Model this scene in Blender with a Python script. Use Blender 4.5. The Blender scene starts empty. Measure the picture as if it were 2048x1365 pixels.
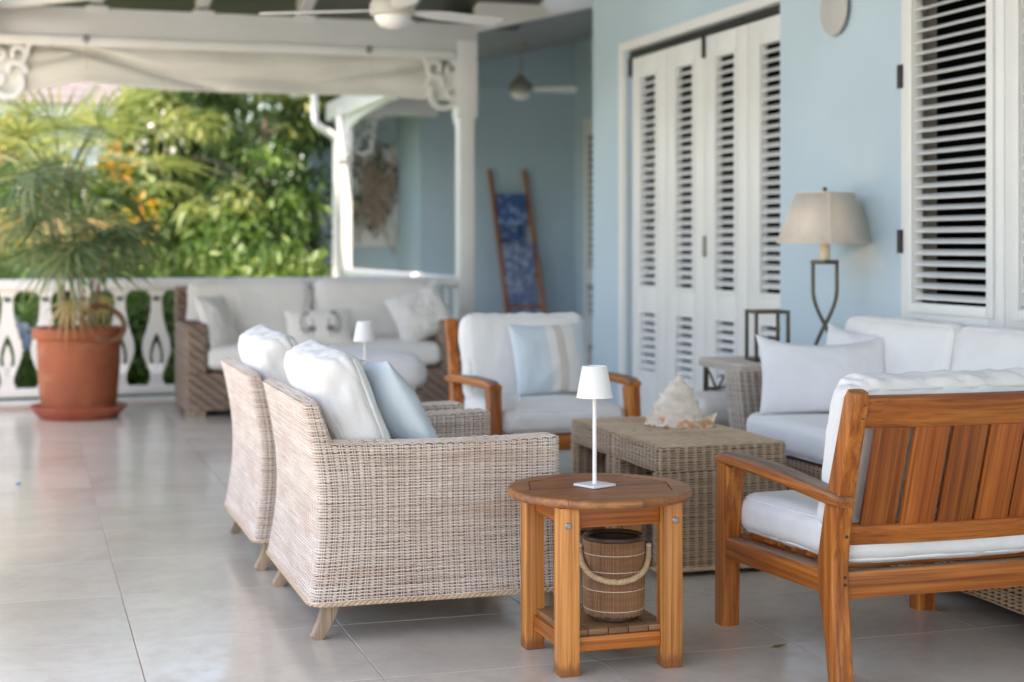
import bpy, bmesh, math, random
import numpy as np
from mathutils import Vector, Matrix, noise

# ------------------------------------------------------------------ camera, sky, sun, exposure
scene = bpy.context.scene
R = math.radians
cam_d = bpy.data.cameras.new('camera'); cam = bpy.data.objects.new('camera', cam_d)
scene.collection.objects.link(cam); scene.camera = cam
cam.location = (0, 0, 1.2); cam.rotation_euler = (R(90), 0, R(-17.3))
cam_d.lens = 55; cam_d.sensor_width = 36; cam_d.shift_y = -0.094
cam_d.clip_start = 0.05; cam_d.clip_end = 2000
cam_d.dof.use_dof = True; cam_d.dof.focus_distance = 4.45; cam_d.dof.aperture_fstop = 2.2
cam_d.dof.aperture_blades = 9
world = bpy.data.worlds.new('World'); scene.world = world; world.use_nodes = True
wn = world.node_tree
sky = wn.nodes.new('ShaderNodeTexSky'); sky.sky_type = 'NISHITA'; sky.sun_disc = False
SUN_EL, SUN_AZ = 66.0, 200.0         # azimuth clockwise from +Y: high behind the camera, the terrace lies in roof shade
sky.sun_elevation = R(SUN_EL); sky.sun_rotation = R(SUN_AZ)
sky.air_density = 1.0; sky.dust_density = 1.6; sky.ozone_density = 1.0
bg = wn.nodes['Background']; bg.inputs['Strength'].default_value = 0.15
wn.links.new(sky.outputs[0], bg.inputs['Color'])
sun_d = bpy.data.lights.new('sun', 'SUN'); sun_d.energy = 3.0; sun_d.angle = R(0.5); sun_d.color = (1.0, 0.95, 0.87)
sun = bpy.data.objects.new('sun', sun_d); scene.collection.objects.link(sun)
_sd = Vector((math.sin(R(SUN_AZ)) * math.cos(R(SUN_EL)), math.cos(R(SUN_AZ)) * math.cos(R(SUN_EL)), math.sin(R(SUN_EL))))
sun.rotation_euler = _sd.to_track_quat('Z', 'Y').to_euler(); sun.location = (-4, -10, 16)
vs = scene.view_settings
vs.view_transform = 'Standard'; vs.look = 'None'; vs.gamma = 1.0; vs.use_curve_mapping = False
vs.exposure = 2.18
vs.use_white_balance = True; vs.white_balance_temperature = 7900; vs.white_balance_tint = 14
scene.render.engine = 'CYCLES'
scene.cycles.use_denoising = True
try: scene.cycles.denoiser = 'OPENIMAGEDENOISE'
except Exception: pass
scene.cycles.max_bounces = 10; scene.cycles.diffuse_bounces = 6
scene.cycles.sample_clamp_indirect = 6.0

# ------------------------------------------------------------------ helpers
COL = scene.collection
rnd = random.Random(7)

class MB:
    def __init__(s): s.v = []; s.f = []
    def add(s, vs, fs):
        o = len(s.v); s.v += [tuple(v) for v in vs]; s.f += [tuple(i + o for i in f) for f in fs]; return s
    def box(s, x0, x1, y0, y1, z0, z1):
        return s.add([(x0,y0,z0),(x1,y0,z0),(x1,y1,z0),(x0,y1,z0),(x0,y0,z1),(x1,y0,z1),(x1,y1,z1),(x0,y1,z1)],
                     [(0,3,2,1),(4,5,6,7),(0,1,5,4),(1,2,6,5),(2,3,7,6),(3,0,4,7)])
    def prism(s, poly, z0, z1):                 # polygon in xy (ccw)
        n = len(poly)
        vs = [(p[0], p[1], z0) for p in poly] + [(p[0], p[1], z1) for p in poly]
        fs = [tuple(range(n - 1, -1, -1)), tuple(range(n, 2 * n))] + [(i, (i + 1) % n, n + (i + 1) % n, n + i) for i in range(n)]
        return s.add(vs, fs)
    def lathe(s, prof, n=32, c=(0, 0, 0), cap0=True, cap1=True):
        vs = []; fs = []
        for r, z in prof:
            for k in range(n):
                a = 2 * math.pi * k / n; vs.append((c[0] + r * math.cos(a), c[1] + r * math.sin(a), c[2] + z))
        m = len(prof)
        for i in range(m - 1):
            for k in range(n):
                fs.append((i * n + k, i * n + (k + 1) % n, (i + 1) * n + (k + 1) % n, (i + 1) * n + k))
        if cap0: fs.append(tuple(range(n - 1, -1, -1)))
        if cap1: fs.append(tuple((m - 1) * n + k for k in range(n)))
        return s.add(vs, fs)
    def sweep(s, path, secs, up=(0, 0, 1), closed=False, cap=True):
        # path: points; secs: one 2d section or one per point [(a,b)...] a along side, b along 'up'
        P = [Vector(p) for p in path]; n = len(P); up = Vector(up); vs = []; fs = []
        if not isinstance(secs[0][0], (tuple, list)): secs = [secs] * n
        m = len(secs[0])
        for i in range(n):
            if closed: t = P[(i + 1) % n] - P[i - 1]
            else: t = P[min(i + 1, n - 1)] - P[max(i - 1, 0)]
            t.normalize(); side = t.cross(up)
            if side.length < 1e-4: side = t.cross(Vector((1, 0, 0)))
            side.normalize(); u = side.cross(t)
            for a, b in secs[i]: vs.append(P[i] + side * a + u * b)
        for i in range(n if closed else n - 1):
            j = (i + 1) % n
            for k in range(m):
                fs.append((i * m + k, i * m + (k + 1) % m, j * m + (k + 1) % m, j * m + k))
        if cap and not closed:
            fs.append(tuple(range(m - 1, -1, -1))); fs.append(tuple((n - 1) * m + k for k in range(m)))
        return s.add(vs, fs)
    def tube(s, path, r, n=8, closed=False, up=(0, 0, 1)):
        if not isinstance(r, (list, tuple)): r = [r] * len(path)
        secs = [[(q * math.cos(2 * math.pi * k / n), q * math.sin(2 * math.pi * k / n)) for k in range(n)] for q in r]
        return s.sweep(path, secs, up, closed)
    def mesh(s, name, mat=None, bevel=0.0, seg=2, angle=35):
        me = bpy.data.meshes.new(name); me.from_pydata(s.v, [], s.f)
        bm = bmesh.new(); bm.from_mesh(me)
        bmesh.ops.recalc_face_normals(bm, faces=bm.faces)
        if bevel:
            es = [e for e in bm.edges if len(e.link_faces) == 2 and e.calc_face_angle(0) > R(30)]
            bmesh.ops.bevel(bm, geom=es, offset=bevel, segments=seg, profile=0.6, affect='EDGES', clamp_overlap=True)
        bm.to_mesh(me); bm.free()
        me.shade_smooth(); me.set_sharp_from_angle(angle=R(angle))
        if mat: me.materials.append(mat)
        return me

def rr(w, h, r, n=3):
    """rounded rectangle section"""
    pts = []
    for cx, cy, a0 in ((w/2-r, h/2-r, 0), (-w/2+r, h/2-r, 90), (-w/2+r, -h/2+r, 180), (w/2-r, -h/2+r, 270)):
        for k in range(n + 1):
            a = R(a0 + 90 * k / n); pts.append((cx + r * math.cos(a), cy + r * math.sin(a)))
    return pts
def npmesh(name, V, F, mat=None, smooth=True):
    me = bpy.data.meshes.new(name)
    V = np.asarray(V, dtype=np.float32); F = np.asarray(F, dtype=np.int32)
    k = F.shape[1]
    me.vertices.add(len(V)); me.vertices.foreach_set('co', V.ravel())
    me.loops.add(F.size); me.loops.foreach_set('vertex_index', F.ravel())
    me.polygons.add(len(F)); me.polygons.foreach_set('loop_start', np.arange(0, F.size, k, dtype=np.int32))
    me.update(calc_edges=True); me.validate()
    if smooth: me.shade_smooth()
    if mat: me.materials.append(mat)
    return me
def put(name, me, parent=None, loc=(0, 0, 0), rot=(0, 0, 0), scale=None):
    o = bpy.data.objects.new(name, me); COL.objects.link(o)
    o.location = loc; o.rotation_euler = rot
    if scale: o.scale = scale
    if parent: o.parent = parent
    return o
def thing(name, label, cat, loc=(0, 0, 0), rz=0, group=None):
    o = put(name, None, None, loc, (0, 0, R(rz))); return tag(o, label, cat, group)
def tag(o, label, cat, group=None):
    o['label'] = label; o['category'] = cat
    if group: o['group'] = group
    return o
def struct(o): o['kind'] = 'structure'; return o
def copy_tree(o, parent=None, loc=None, rz=None, label=None):
    c = o.copy(); COL.objects.link(c)
    if parent: c.parent = parent
    if loc is not None: c.location = loc
    if rz is not None: c.rotation_euler = (0, 0, R(rz))
    if label: c['label'] = label
    for ch in list(o.children): copy_tree(ch, c)
    return c
def box_me(name, sx, sy, sz, mat, bevel=0.0, seg=2, base=False):
    z0, z1 = (0, sz) if base else (-sz/2, sz/2)
    return MB().box(-sx/2, sx/2, -sy/2, sy/2, z0, z1).mesh(name, mat, bevel, seg)
def bx(name, x0, x1, y0, y1, z0, z1, mat, parent=None, bevel=0.0, seg=2):
    me = box_me(name, x1-x0, y1-y0, z1-z0, mat, bevel, seg)
    return put(name, me, parent, ((x0+x1)/2, (y0+y1)/2, (z0+z1)/2))

# ------------------------------------------------------------------ materials
def newmat(name):
    m = bpy.data.materials.new(name); m.use_nodes = True; nt = m.node_tree
    return m, nt, nt.nodes['Principled BSDF']
def nd(nt, typ, **kw):
    n = nt.nodes.new(typ)
    for k, v in kw.items():
        if k in n.inputs.keys() if isinstance(k, str) else False: n.inputs[k].default_value = v
        else: setattr(n, k, v)
    return n
def coords(nt, scale=(1, 1, 1), kind='Object', rand=0.0):
    tc = nt.nodes.new('ShaderNodeTexCoord'); mp = nt.nodes.new('ShaderNodeMapping')
    mp.inputs['Scale'].default_value = scale
    nt.links.new(tc.outputs[kind], mp.inputs['Vector'])
    if rand:
        oi = nt.nodes.new('ShaderNodeObjectInfo'); mu = nt.nodes.new('ShaderNodeMath'); mu.operation = 'MULTIPLY'
        mu.inputs[1].default_value = rand
        nt.links.new(oi.outputs['Random'], mu.inputs[0]); nt.links.new(mu.outputs[0], mp.inputs['Location'])
    return mp.outputs[0]
def noise_n(nt, vec, scale, detail=4, rough=0.55, dist=0.0):
    n = nt.nodes.new('ShaderNodeTexNoise'); n.inputs['Scale'].default_value = scale
    n.inputs['Detail'].default_value = detail; n.inputs['Roughness'].default_value = rough
    n.inputs['Distortion'].default_value = dist
    nt.links.new(vec, n.inputs['Vector']); return n.outputs['Fac']
def set_ramp(cr, stops):
    e = cr.elements
    e[0].position = stops[0][0]; e[0].color = (*stops[0][1][:3], 1); e[1].position = stops[-1][0]; e[1].color = (*stops[-1][1][:3], 1)
    for p, c in stops[1:-1]: q = e.new(p); q.color = (*c[:3], 1)
def ramp(nt, fac, stops):
    r = nt.nodes.new('ShaderNodeValToRGB'); set_ramp(r.color_ramp, stops)
    nt.links.new(fac, r.inputs[0]); return r.outputs[0]
def mix(nt, fac, a, b, mode='MIX'):
    n = nt.nodes.new('ShaderNodeMix'); n.data_type = 'RGBA'; n.blend_type = mode
    for s, v in ((0, fac), (6, a), (7, b)):
        if hasattr(v, 'is_output'): nt.links.new(v, n.inputs[s])
        else: n.inputs[s].default_value = v if s == 0 else ((*v, 1) if len(v) == 3 else v)
    return n.outputs[2]
def bump(nt, bsdf, h, strength, dist=0.01, prev=None):
    b = nt.nodes.new('ShaderNodeBump'); b.inputs['Strength'].default_value = strength; b.inputs['Distance'].default_value = dist
    nt.links.new(h, b.inputs['Height'])
    if prev: nt.links.new(prev, b.inputs['Normal'])
    nt.links.new(b.outputs[0], bsdf.inputs['Normal']); return b.outputs[0]
def grey(v): return (v, v, v)

def m_paint(name, c, rough=0.5, var=0.06, scale=3.0, bmp=0.08, dirt=0.0):
    m, nt, b = newmat(name); v = coords(nt)
    n = noise_n(nt, v, scale, 5, 0.6)
    lo = tuple(x * (1 - var) for x in c); hi = tuple(min(1, x * (1 + var)) for x in c)
    col = ramp(nt, n, [(0.3, lo), (0.7, hi)])
    if dirt:
        d = noise_n(nt, v, scale * 4, 6, 0.7)
        col = mix(nt, ramp(nt, d, [(0.55, grey(0)), (0.8, grey(dirt))]), col, tuple(x * 0.6 for x in c))
    nt.links.new(col, b.inputs['Base Color'])
    b.inputs['Roughness'].default_value = rough
    bump(nt, b, noise_n(nt, v, 60, 3, 0.6), bmp, 0.004)
    return m
def m_wood(name, axis, c0, c1, c2, rough=0.5, grey_top=0.0, scale=1.0, stain=None):
    """grain runs along axis"""
    m, nt, b = newmat(name)
    sc = [62 * scale, 62 * scale, 62 * scale]; sc[axis] = 0.8 * scale
    v = coords(nt, tuple(sc), rand=9.0)
    g = noise_n(nt, v, 1.0, 3, 0.55, 0.25)
    sc2 = [16 * scale] * 3; sc2[axis] = 0.6 * scale
    big = noise_n(nt, coords(nt, tuple(sc2), rand=5.0), 1.0, 3, 0.5, 0.5)
    col = ramp(nt, g, [(0.36, c0), (0.5, c1), (0.64, c2)])
    col = mix(nt, 0.5, col, ramp(nt, big, [(0.3, c0), (0.5, c1), (0.7, c2)]))
    sc3 = [150 * scale] * 3; sc3[axis] = 3.0
    fine = noise_n(nt, coords(nt, tuple(sc3), rand=3.0), 1.0, 3, 0.6)
    col = mix(nt, ramp(nt, fine, [(0.48, grey(0)), (0.70, grey(0.6))]), col, tuple(x * 0.45 for x in c0))
    sp = noise_n(nt, coords(nt, (1, 1, 1), rand=4.0), 16, 6, 0.75)
    col = mix(nt, ramp(nt, sp, [(0.66, grey(0)), (0.78, grey(0.4))]), col, tuple(x * 0.5 for x in c0))
    oi = nt.nodes.new('ShaderNodeObjectInfo')
    tint = ramp(nt, oi.outputs['Random'], [(0.0, (0.78, 0.76, 0.74)), (1.0, (1.12, 1.08, 1.04))])
    col = mix(nt, 1.0, col, tint, 'MULTIPLY')
    if stain is not None:                                 # damp stain soaked up from the floor
        tc = nt.nodes.new('ShaderNodeTexCoord'); sz = nt.nodes.new('ShaderNodeSeparateXYZ'); nt.links.new(tc.outputs['Object'], sz.inputs[0])
        ad = nt.nodes.new('ShaderNodeMath'); ad.operation = 'MULTIPLY_ADD'; ad.inputs[1].default_value = -0.09
        nt.links.new(noise_n(nt, coords(nt, (60, 60, 4), rand=3.0), 1.0, 4, 0.7), ad.inputs[0]); nt.links.new(sz.outputs['Z'], ad.inputs[2])
        mr = nt.nodes.new('ShaderNodeMapRange'); mr.inputs[1].default_value = stain - 0.075; mr.inputs[2].default_value = stain - 0.055; mr.inputs[3].default_value = 0.75; mr.inputs[4].default_value = 0.0
        nt.links.new(ad.outputs[0], mr.inputs[0]); col = mix(nt, mr.outputs[0], col, (0.20, 0.06, 0.018))
    if grey_top:
        ge = nt.nodes.new('ShaderNodeNewGeometry'); sx = nt.nodes.new('ShaderNodeSeparateXYZ')
        nt.links.new(ge.outputs['True Normal'], sx.inputs[0])
        msk = ramp(nt, sx.outputs['Z'], [(0.6, grey(0)), (0.9, grey(grey_top))])
        wn_ = noise_n(nt, coords(nt, (9, 9, 9)), 1.0, 5, 0.7)
        msk = mix(nt, 1.0, msk, ramp(nt, wn_, [(0.3, grey(0.6)), (0.6, grey(1))]), 'MULTIPLY')
        col = mix(nt, msk, col, ramp(nt, g, [(0.3, (0.13, 0.10, 0.085)), (0.7, (0.27, 0.225, 0.19))]))
    nt.links.new(col, b.inputs['Base Color'])
    b.inputs['Roughness'].default_value = rough
    bump(nt, b, g, 0.07, 0.003)
    return m
TK = ((0.20, 0.043, 0.006), (0.45, 0.130, 0.018), (0.68, 0.255, 0.05))
teak = [m_wood('teak_%s' % 'xyz'[i], i, *TK, rough=0.42) for i in range(3)]
teak_back = m_wood('red_teak', 2, (0.20, 0.046, 0.008), (0.36, 0.092, 0.014), (0.52, 0.165, 0.032), rough=0.42)
teak_rail = m_wood('red_teak_rail', 0, (0.22, 0.055, 0.009), (0.40, 0.115, 0.018), (0.57, 0.195, 0.04), rough=0.42)
teak_top = [m_wood('weathered_teak_%s' % 'xyz'[i], i, *TK, rough=0.5, grey_top=0.85) for i in range(3)]
teak_table = m_wood('tabletop_teak', 0, (0.20, 0.05, 0.015), (0.35, 0.105, 0.03), (0.51, 0.195, 0.062), rough=0.4)
TL = ((0.36, 0.112, 0.022), (0.60, 0.235, 0.058), (0.75, 0.355, 0.11))
teak_leg = m_wood('leg_teak', 2, *TL, rough=0.48, stain=-0.185)
teak_rim = m_wood('tabletop_rim_teak', 0, (0.24, 0.085, 0.028), (0.37, 0.145, 0.048), (0.50, 0.22, 0.085), rough=0.4)
drift = m_wood('bleached_wood', 2, (0.26, 0.18, 0.12), (0.38, 0.28, 0.20), (0.48, 0.37, 0.28), rough=0.65)
shelf_wood = m_wood('shelf_wood', 0, (0.16, 0.075, 0.035), (0.26, 0.13, 0.06), (0.36, 0.20, 0.10), rough=0.5)
ladder_wood = m_wood('ladder_wood', 2, (0.22, 0.075, 0.03), (0.36, 0.135, 0.055), (0.46, 0.19, 0.08), rough=0.45)

blue = m_paint('pale_blue_render', (0.445, 0.57, 0.655), 0.75, 0.05, 1.1, 0.45, 0.10)
white = m_paint('white_gloss_paint', (0.745, 0.755, 0.755), 0.35, 0.03, 2.0, 0.05, 0.12)
white_ext = m_paint('white_exterior_paint', (0.77, 0.77, 0.76), 0.42, 0.04, 2.5, 0.06, 0.2)
beam_paint = m_paint('white_beam_paint', (0.60, 0.61, 0.615), 0.5, 0.04, 1.5, 0.08, 0.2)
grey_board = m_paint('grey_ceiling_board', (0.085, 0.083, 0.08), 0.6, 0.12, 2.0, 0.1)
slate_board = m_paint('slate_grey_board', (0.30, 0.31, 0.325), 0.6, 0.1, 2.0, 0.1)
room_shade = m_paint('painted_room_shade', (0.035, 0.03, 0.027), 0.8)  # near-black wall colour standing in for an unlit interior
jamb = m_paint('taupe_jamb', (0.42, 0.38, 0.35), 0.6)
black_iron = m_paint('black_hinge_iron', (0.015, 0.016, 0.017), 0.5)
lamp_white = m_paint('matte_white_metal', (0.80, 0.80, 0.80), 0.38, 0.01, 2, 0.02)
bronze = m_paint('bronze_iron', (0.10, 0.085, 0.065), 0.45, 0.25, 14, 0.2); bronze.node_tree.nodes['Principled BSDF'].inputs['Metallic'].default_value = 0.5
steel = m_paint('bolt_steel', (0.32, 0.31, 0.29), 0.4); steel.node_tree.nodes['Principled BSDF'].inputs['Metallic'].default_value = 0.9
fan_body = m_paint('aged_cream_metal', (0.52, 0.50, 0.44), 0.4)
fan_metal = m_paint('brushed_nickel', (0.42, 0.40, 0.35), 0.35); fan_metal.node_tree.nodes['Principled BSDF'].inputs['Metallic'].default_value = 0.7
plate_clay = m_paint('grey_ceramic', (0.45, 0.44, 0.44), 0.5)
candle = m_paint('cream_candle_sleeve', (0.70, 0.61, 0.44), 0.5)
concrete = m_paint('pale_kerb', (0.72, 0.72, 0.69), 0.5, 0.06, 4, 0.1, 0.3)

def m_fabric(name, c, rough=0.9, weave=900, wr=0.35, sheen=0.15, wscale=5.0):
    m, nt, b = newmat(name); v = coords(nt, rand=4.0)
    n = noise_n(nt, v, 6, 4, 0.6)
    nt.links.new(ramp(nt, n, [(0.3, tuple(x * 0.95 for x in c)), (0.7, c)]), b.inputs['Base Color'])
    b.inputs['Roughness'].default_value = rough
    b.inputs['Sheen Weight'].default_value = sheen
    w = noise_n(nt, coords(nt, (1, 1, 1), rand=6.0), wscale, 5, 0.55, 0.9)
    p = bump(nt, b, w, wr, 0.025)
    bump(nt, b, noise_n(nt, v, weave, 2, 0.5), 0.18, 0.001, p)
    return m
fab_white = m_fabric('white_canvas', (0.78, 0.78, 0.775))
fab_cream = m_fabric('off_white_canvas', (0.68, 0.665, 0.64))
fab_sofa = m_fabric('pale_linen', (0.755, 0.735, 0.71))
fab_cool = m_fabric('cool_white_cotton', (0.74, 0.745, 0.775), wr=0.5)
fab_fluffy = m_fabric('fluffy_white', (0.76, 0.75, 0.74), wr=1.0, wscale=30)
canvas_m = m_fabric('cream_sailcloth', (0.72, 0.705, 0.655), wr=0.25, wscale=3)
def m_stripe():
    m, nt, b = newmat('blue_striped_linen')
    tc = nt.nodes.new('ShaderNodeTexCoord'); sx = nt.nodes.new('ShaderNodeSeparateXYZ')
    nt.links.new(tc.outputs['Object'], sx.inputs[0])
    mr = nt.nodes.new('ShaderNodeMapRange'); mr.inputs[1].default_value = -0.25; mr.inputs[2].default_value = 0.25
    nt.links.new(sx.outputs['X'], mr.inputs[0])
    bl, wh, tn = (0.56, 0.655, 0.72), (0.74, 0.73, 0.71), (0.57, 0.51, 0.455)
    r = nt.nodes.new('ShaderNodeValToRGB'); r.color_ramp.interpolation = 'CONSTANT'
    st = [(0.0, bl), (0.44, wh), (0.53, tn), (0.62, wh), (0.74, bl)]
    set_ramp(r.color_ramp, st)
    nt.links.new(mr.outputs[0], r.inputs[0])
    nt.links.new(mix(nt, ramp(nt, noise_n(nt, coords(nt), 7, 5, 0.6), [(0.4, grey(0)), (0.75, grey(0.35))]), r.outputs[0], (0.62, 0.68, 0.72)), b.inputs['Base Color'])
    b.inputs['Roughness'].default_value = 0.9; b.inputs['Sheen Weight'].default_value = 0.15
    bump(nt, b, noise_n(nt, coords(nt), 5, 5, 0.55, 0.9), 0.4, 0.02)
    return m
fab_stripe = m_stripe()
def m_indigo(name, c0, c1, c2, s):
    m, nt, b = newmat(name); v = coords(nt)
    vo = nt.nodes.new('ShaderNodeTexVoronoi'); vo.inputs['Scale'].default_value = s; vo.inputs['Randomness'].default_value = 1.0
    nt.links.new(v, vo.inputs['Vector'])
    n = noise_n(nt, v, s * 0.35, 5, 0.7, 1.5)
    col = ramp(nt, vo.outputs['Distance'], [(0.15, c2), (0.4, c1), (0.6, c0)])
    col = mix(nt, ramp(nt, n, [(0.42, grey(0)), (0.6, grey(1))]), col, c0)
    nt.links.new(col, b.inputs['Base Color']); b.inputs['Roughness'].default_value = 0.9
    return m
indigo = m_indigo('indigo_print_cloth', (0.04, 0.10, 0.27), (0.18, 0.29, 0.50), (0.48, 0.58, 0.74), 15)
indigo2 = m_indigo('grey_blue_print_cloth', (0.12, 0.17, 0.32), (0.36, 0.40, 0.52), (0.72, 0.73, 0.78), 20)

def m_wicker(name, c0, c1, c2, s=18):
    m, nt, b = newmat(name); v = coords(nt, (1, 1, 1))
    ge = nt.nodes.new('ShaderNodeNewGeometry')
    n = noise_n(nt, coords(nt, (5, 5, 60)), 1.0, 4, 0.7)
    big = noise_n(nt, v, 4, 4, 0.6)
    fac = mix(nt, 0.25, n, ge.outputs['Random Per Island'])
    fac = mix(nt, 0.35, fac, big)
    col = ramp(nt, fac, [(0.25, c0), (0.5, c1), (0.75, c2)])
    br = noise_n(nt, coords(nt, (14, 14, 90)), 1.0, 3, 0.6)
    col = mix(nt, ramp(nt, br, [(0.62, grey(0)), (0.76, grey(0.35))]), col, tuple(x * 0.5 for x in c0))
    rp = noise_n(nt, coords(nt, (2.2, 2.2, 9)), 1.0, 4, 0.65)
    col = mix(nt, ramp(nt, rp, [(0.52, grey(0)), (0.72, grey(0.5))]), col, tuple(a_ * b_ for a_, b_ in zip(c1, (0.84, 0.66, 0.56))))
    nt.links.new(col, b.inputs['Base Color']); b.inputs['Roughness'].default_value = 0.55
    bump(nt, b, noise_n(nt, v, 300, 2, 0.5), 0.12, 0.001)
    return m
wick = m_wicker('whitewashed_wicker', (0.50, 0.385, 0.32), (0.72, 0.605, 0.53), (0.85, 0.785, 0.72))
wick_t = m_wicker('honey_wicker', (0.38, 0.25, 0.155), (0.57, 0.42, 0.29), (0.68, 0.54, 0.40))
wick_s = m_wicker('grey_brown_wicker', (0.17, 0.115, 0.085), (0.30, 0.22, 0.17), (0.44, 0.355, 0.29))
wick_w = m_wicker('bleached_wicker', (0.42, 0.36, 0.31), (0.58, 0.52, 0.46), (0.68, 0.62, 0.57))
wick_core = m_paint('wicker_shadow_core', (0.15, 0.075, 0.05), 0.9, 0.2, 30)  # dark backing added inside the weave, colours its gaps as shade

def m_floor():
    m, nt, b = newmat('polished_limestone'); v = coords(nt, rand=13.0)
    n1 = noise_n(nt, v, 2.2, 6, 0.62, 0.6); n2 = noise_n(nt, v, 14, 6, 0.7)
    col = ramp(nt, n1, [(0.28, (0.53, 0.475, 0.41)), (0.5, (0.61, 0.565, 0.50)), (0.74, (0.665, 0.625, 0.565))])
    col = mix(nt, ramp(nt, n2, [(0.46, grey(0)), (0.75, grey(0.42))]), col, (0.43, 0.37, 0.30))
    oi = nt.nodes.new('ShaderNodeObjectInfo')
    col = mix(nt, 1.0, col, ramp(nt, oi.outputs['Random'], [(0, (0.93, 0.93, 0.92)), (1, (1.04, 1.03, 1.02))]), 'MULTIPLY')
    sp = noise_n(nt, v, 60, 3, 0.8)
    col = mix(nt, ramp(nt, sp, [(0.70, grey(0)), (0.78, grey(0.4))]), col, (0.30, 0.24, 0.19))
    nt.links.new(col, b.inputs['Base Color'])
    nt.links.new(ramp(nt, n2, [(0.3, grey(0.11)), (0.75, grey(0.25))]), b.inputs['Roughness'])
    b.inputs['IOR'].default_value = 1.5
    bump(nt, b, noise_n(nt, v, 3, 3, 0.5), 0.05, 0.02)
    return m
floor_m = m_floor()
grout = m_paint('sandy_grout', (0.40, 0.315, 0.245), 0.9, 0.15, 8)
def m_terra(name, c, rough):
    m, nt, b = newmat(name); v = coords(nt)
    n = noise_n(nt, v, 5, 5, 0.6, 0.5)
    col = ramp(nt, n, [(0.3, tuple(x * 0.8 for x in c)), (0.7, tuple(x * 1.1 for x in c))])
    e = noise_n(nt, coords(nt, (3, 3, 7)), 1, 5, 0.7)
    col = mix(nt, ramp(nt, e, [(0.52, grey(0)), (0.75, grey(0.45))]), col, (0.48, 0.25, 0.15))
    nt.links.new(col, b.inputs['Base Color']); b.inputs['Roughness'].default_value = rough
    bump(nt, b, noise_n(nt, v, 40, 4, 0.6), 0.15, 0.004)
    return m
terra = m_terra('weathered_terracotta', (0.29, 0.075, 0.03), 0.75)
terra_s = m_terra('red_plastic_clay', (0.36, 0.075, 0.035), 0.5)
soil = m_paint('potting_soil', (0.05, 0.035, 0.025), 0.95, 0.3, 30, 0.8)
reed_m = m_wicker('brown_reed', (0.13, 0.055, 0.025), (0.25, 0.12, 0.055), (0.38, 0.20, 0.10))
dark_cane = m_paint('dark_cane', (0.055, 0.028, 0.016), 0.35, 0.25, 20)
rope_m = m_wicker('natural_rope', (0.36, 0.24, 0.13), (0.50, 0.35, 0.20), (0.60, 0.45, 0.28))
thread_m = m_paint('pale_thread', (0.62, 0.52, 0.42), 0.8)
vine_m = m_wicker('brown_vine', (0.12, 0.05, 0.025), (0.22, 0.10, 0.05), (0.33, 0.17, 0.09))
twig_m = m_wicker('grey_twig', (0.30, 0.21, 0.16), (0.46, 0.34, 0.27), (0.56, 0.44, 0.36))
print_m = m_paint('grey_ink_print', (0.16, 0.17, 0.175), 0.9)
def m_shell():
    m, nt, b = newmat('sea_shell')
    tc = nt.nodes.new('ShaderNodeTexCoord'); sx = nt.nodes.new('ShaderNodeSeparateXYZ'); nt.links.new(tc.outputs['Object'], sx.inputs[0])
    v = coords(nt); n = noise_n(nt, v, 26, 4, 0.6, 0.4)
    low = ramp(nt, sx.outputs['Z'], [(0.022, grey(1)), (0.055, grey(0))])
    spot = ramp(nt, n, [(0.48, grey(0)), (0.56, grey(1))])
    col = ramp(nt, noise_n(nt, v, 12, 5, 0.6), [(0.3, (0.60, 0.50, 0.40)), (0.6, (0.74, 0.67, 0.58))])
    col = mix(nt, mix(nt, 1.0, low, spot, 'MULTIPLY'), col, (0.60, 0.27, 0.10))
    hi = ramp(nt, noise_n(nt, v, 34, 3, 0.6), [(0.64, grey(0)), (0.70, grey(0.5))])
    col = mix(nt, hi, col, (0.62, 0.38, 0.20))
    nt.links.new(col, b.inputs['Base Color']); b.inputs['Roughness'].default_value = 0.45
    bump(nt, b, noise_n(nt, v, 50, 4, 0.6), 0.10, 0.004)
    return m
shell_m = m_shell()
def m_shade():
    m, nt, b = newmat('parchment_shade')
    n = noise_n(nt, coords(nt), 12, 5, 0.6)
    c = ramp(nt, n, [(0.3, (0.76, 0.67, 0.575)), (0.7, (0.83, 0.765, 0.69))])
    nt.links.new(c, b.inputs['Base Color']); b.inputs['Roughness'].default_value = 0.7
    t = nt.nodes.new('ShaderNodeBsdfTranslucent'); nt.links.new(c, t.inputs[0])
    mx = nt.nodes.new('ShaderNodeMixShader'); mx.inputs[0].default_value = 0.18
    nt.links.new(b.outputs[0], mx.inputs[1]); nt.links.new(t.outputs[0], mx.inputs[2])
    nt.links.new(mx.outputs[0], nt.nodes['Material Output'].inputs[0]); return m
shade_m = m_shade()
def m_leaf(name, cols, rough=0.45, trans=0.35):
    m, nt, b = newmat(name)
    ge = nt.nodes.new('ShaderNodeNewGeometry')
    k = len(cols)
    col = ramp(nt, ge.outputs['Random Per Island'], [(i / (k - 1), c) for i, c in enumerate(cols)])
    oi = nt.nodes.new('ShaderNodeObjectInfo')
    col = mix(nt, 1.0, col, ramp(nt, oi.outputs['Random'], [(0, (0.8, 0.85, 0.8)), (1, (1.15, 1.1, 1.1))]), 'MULTIPLY')
    nt.links.new(col, b.inputs['Base Color']); b.inputs['Roughness'].default_value = rough
    t = nt.nodes.new('ShaderNodeBsdfTranslucent')
    nt.links.new(mix(nt, 1.0, col, (1.35, 1.4, 0.85), 'MULTIPLY'), t.inputs[0])
    mx = nt.nodes.new('ShaderNodeMixShader'); mx.inputs[0].default_value = trans
    nt.links.new(b.outputs[0], mx.inputs[1]); nt.links.new(t.outputs[0], mx.inputs[2])
    nt.links.new(mx.outputs[0], nt.nodes['Material Output'].inputs[0]); return m
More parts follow.
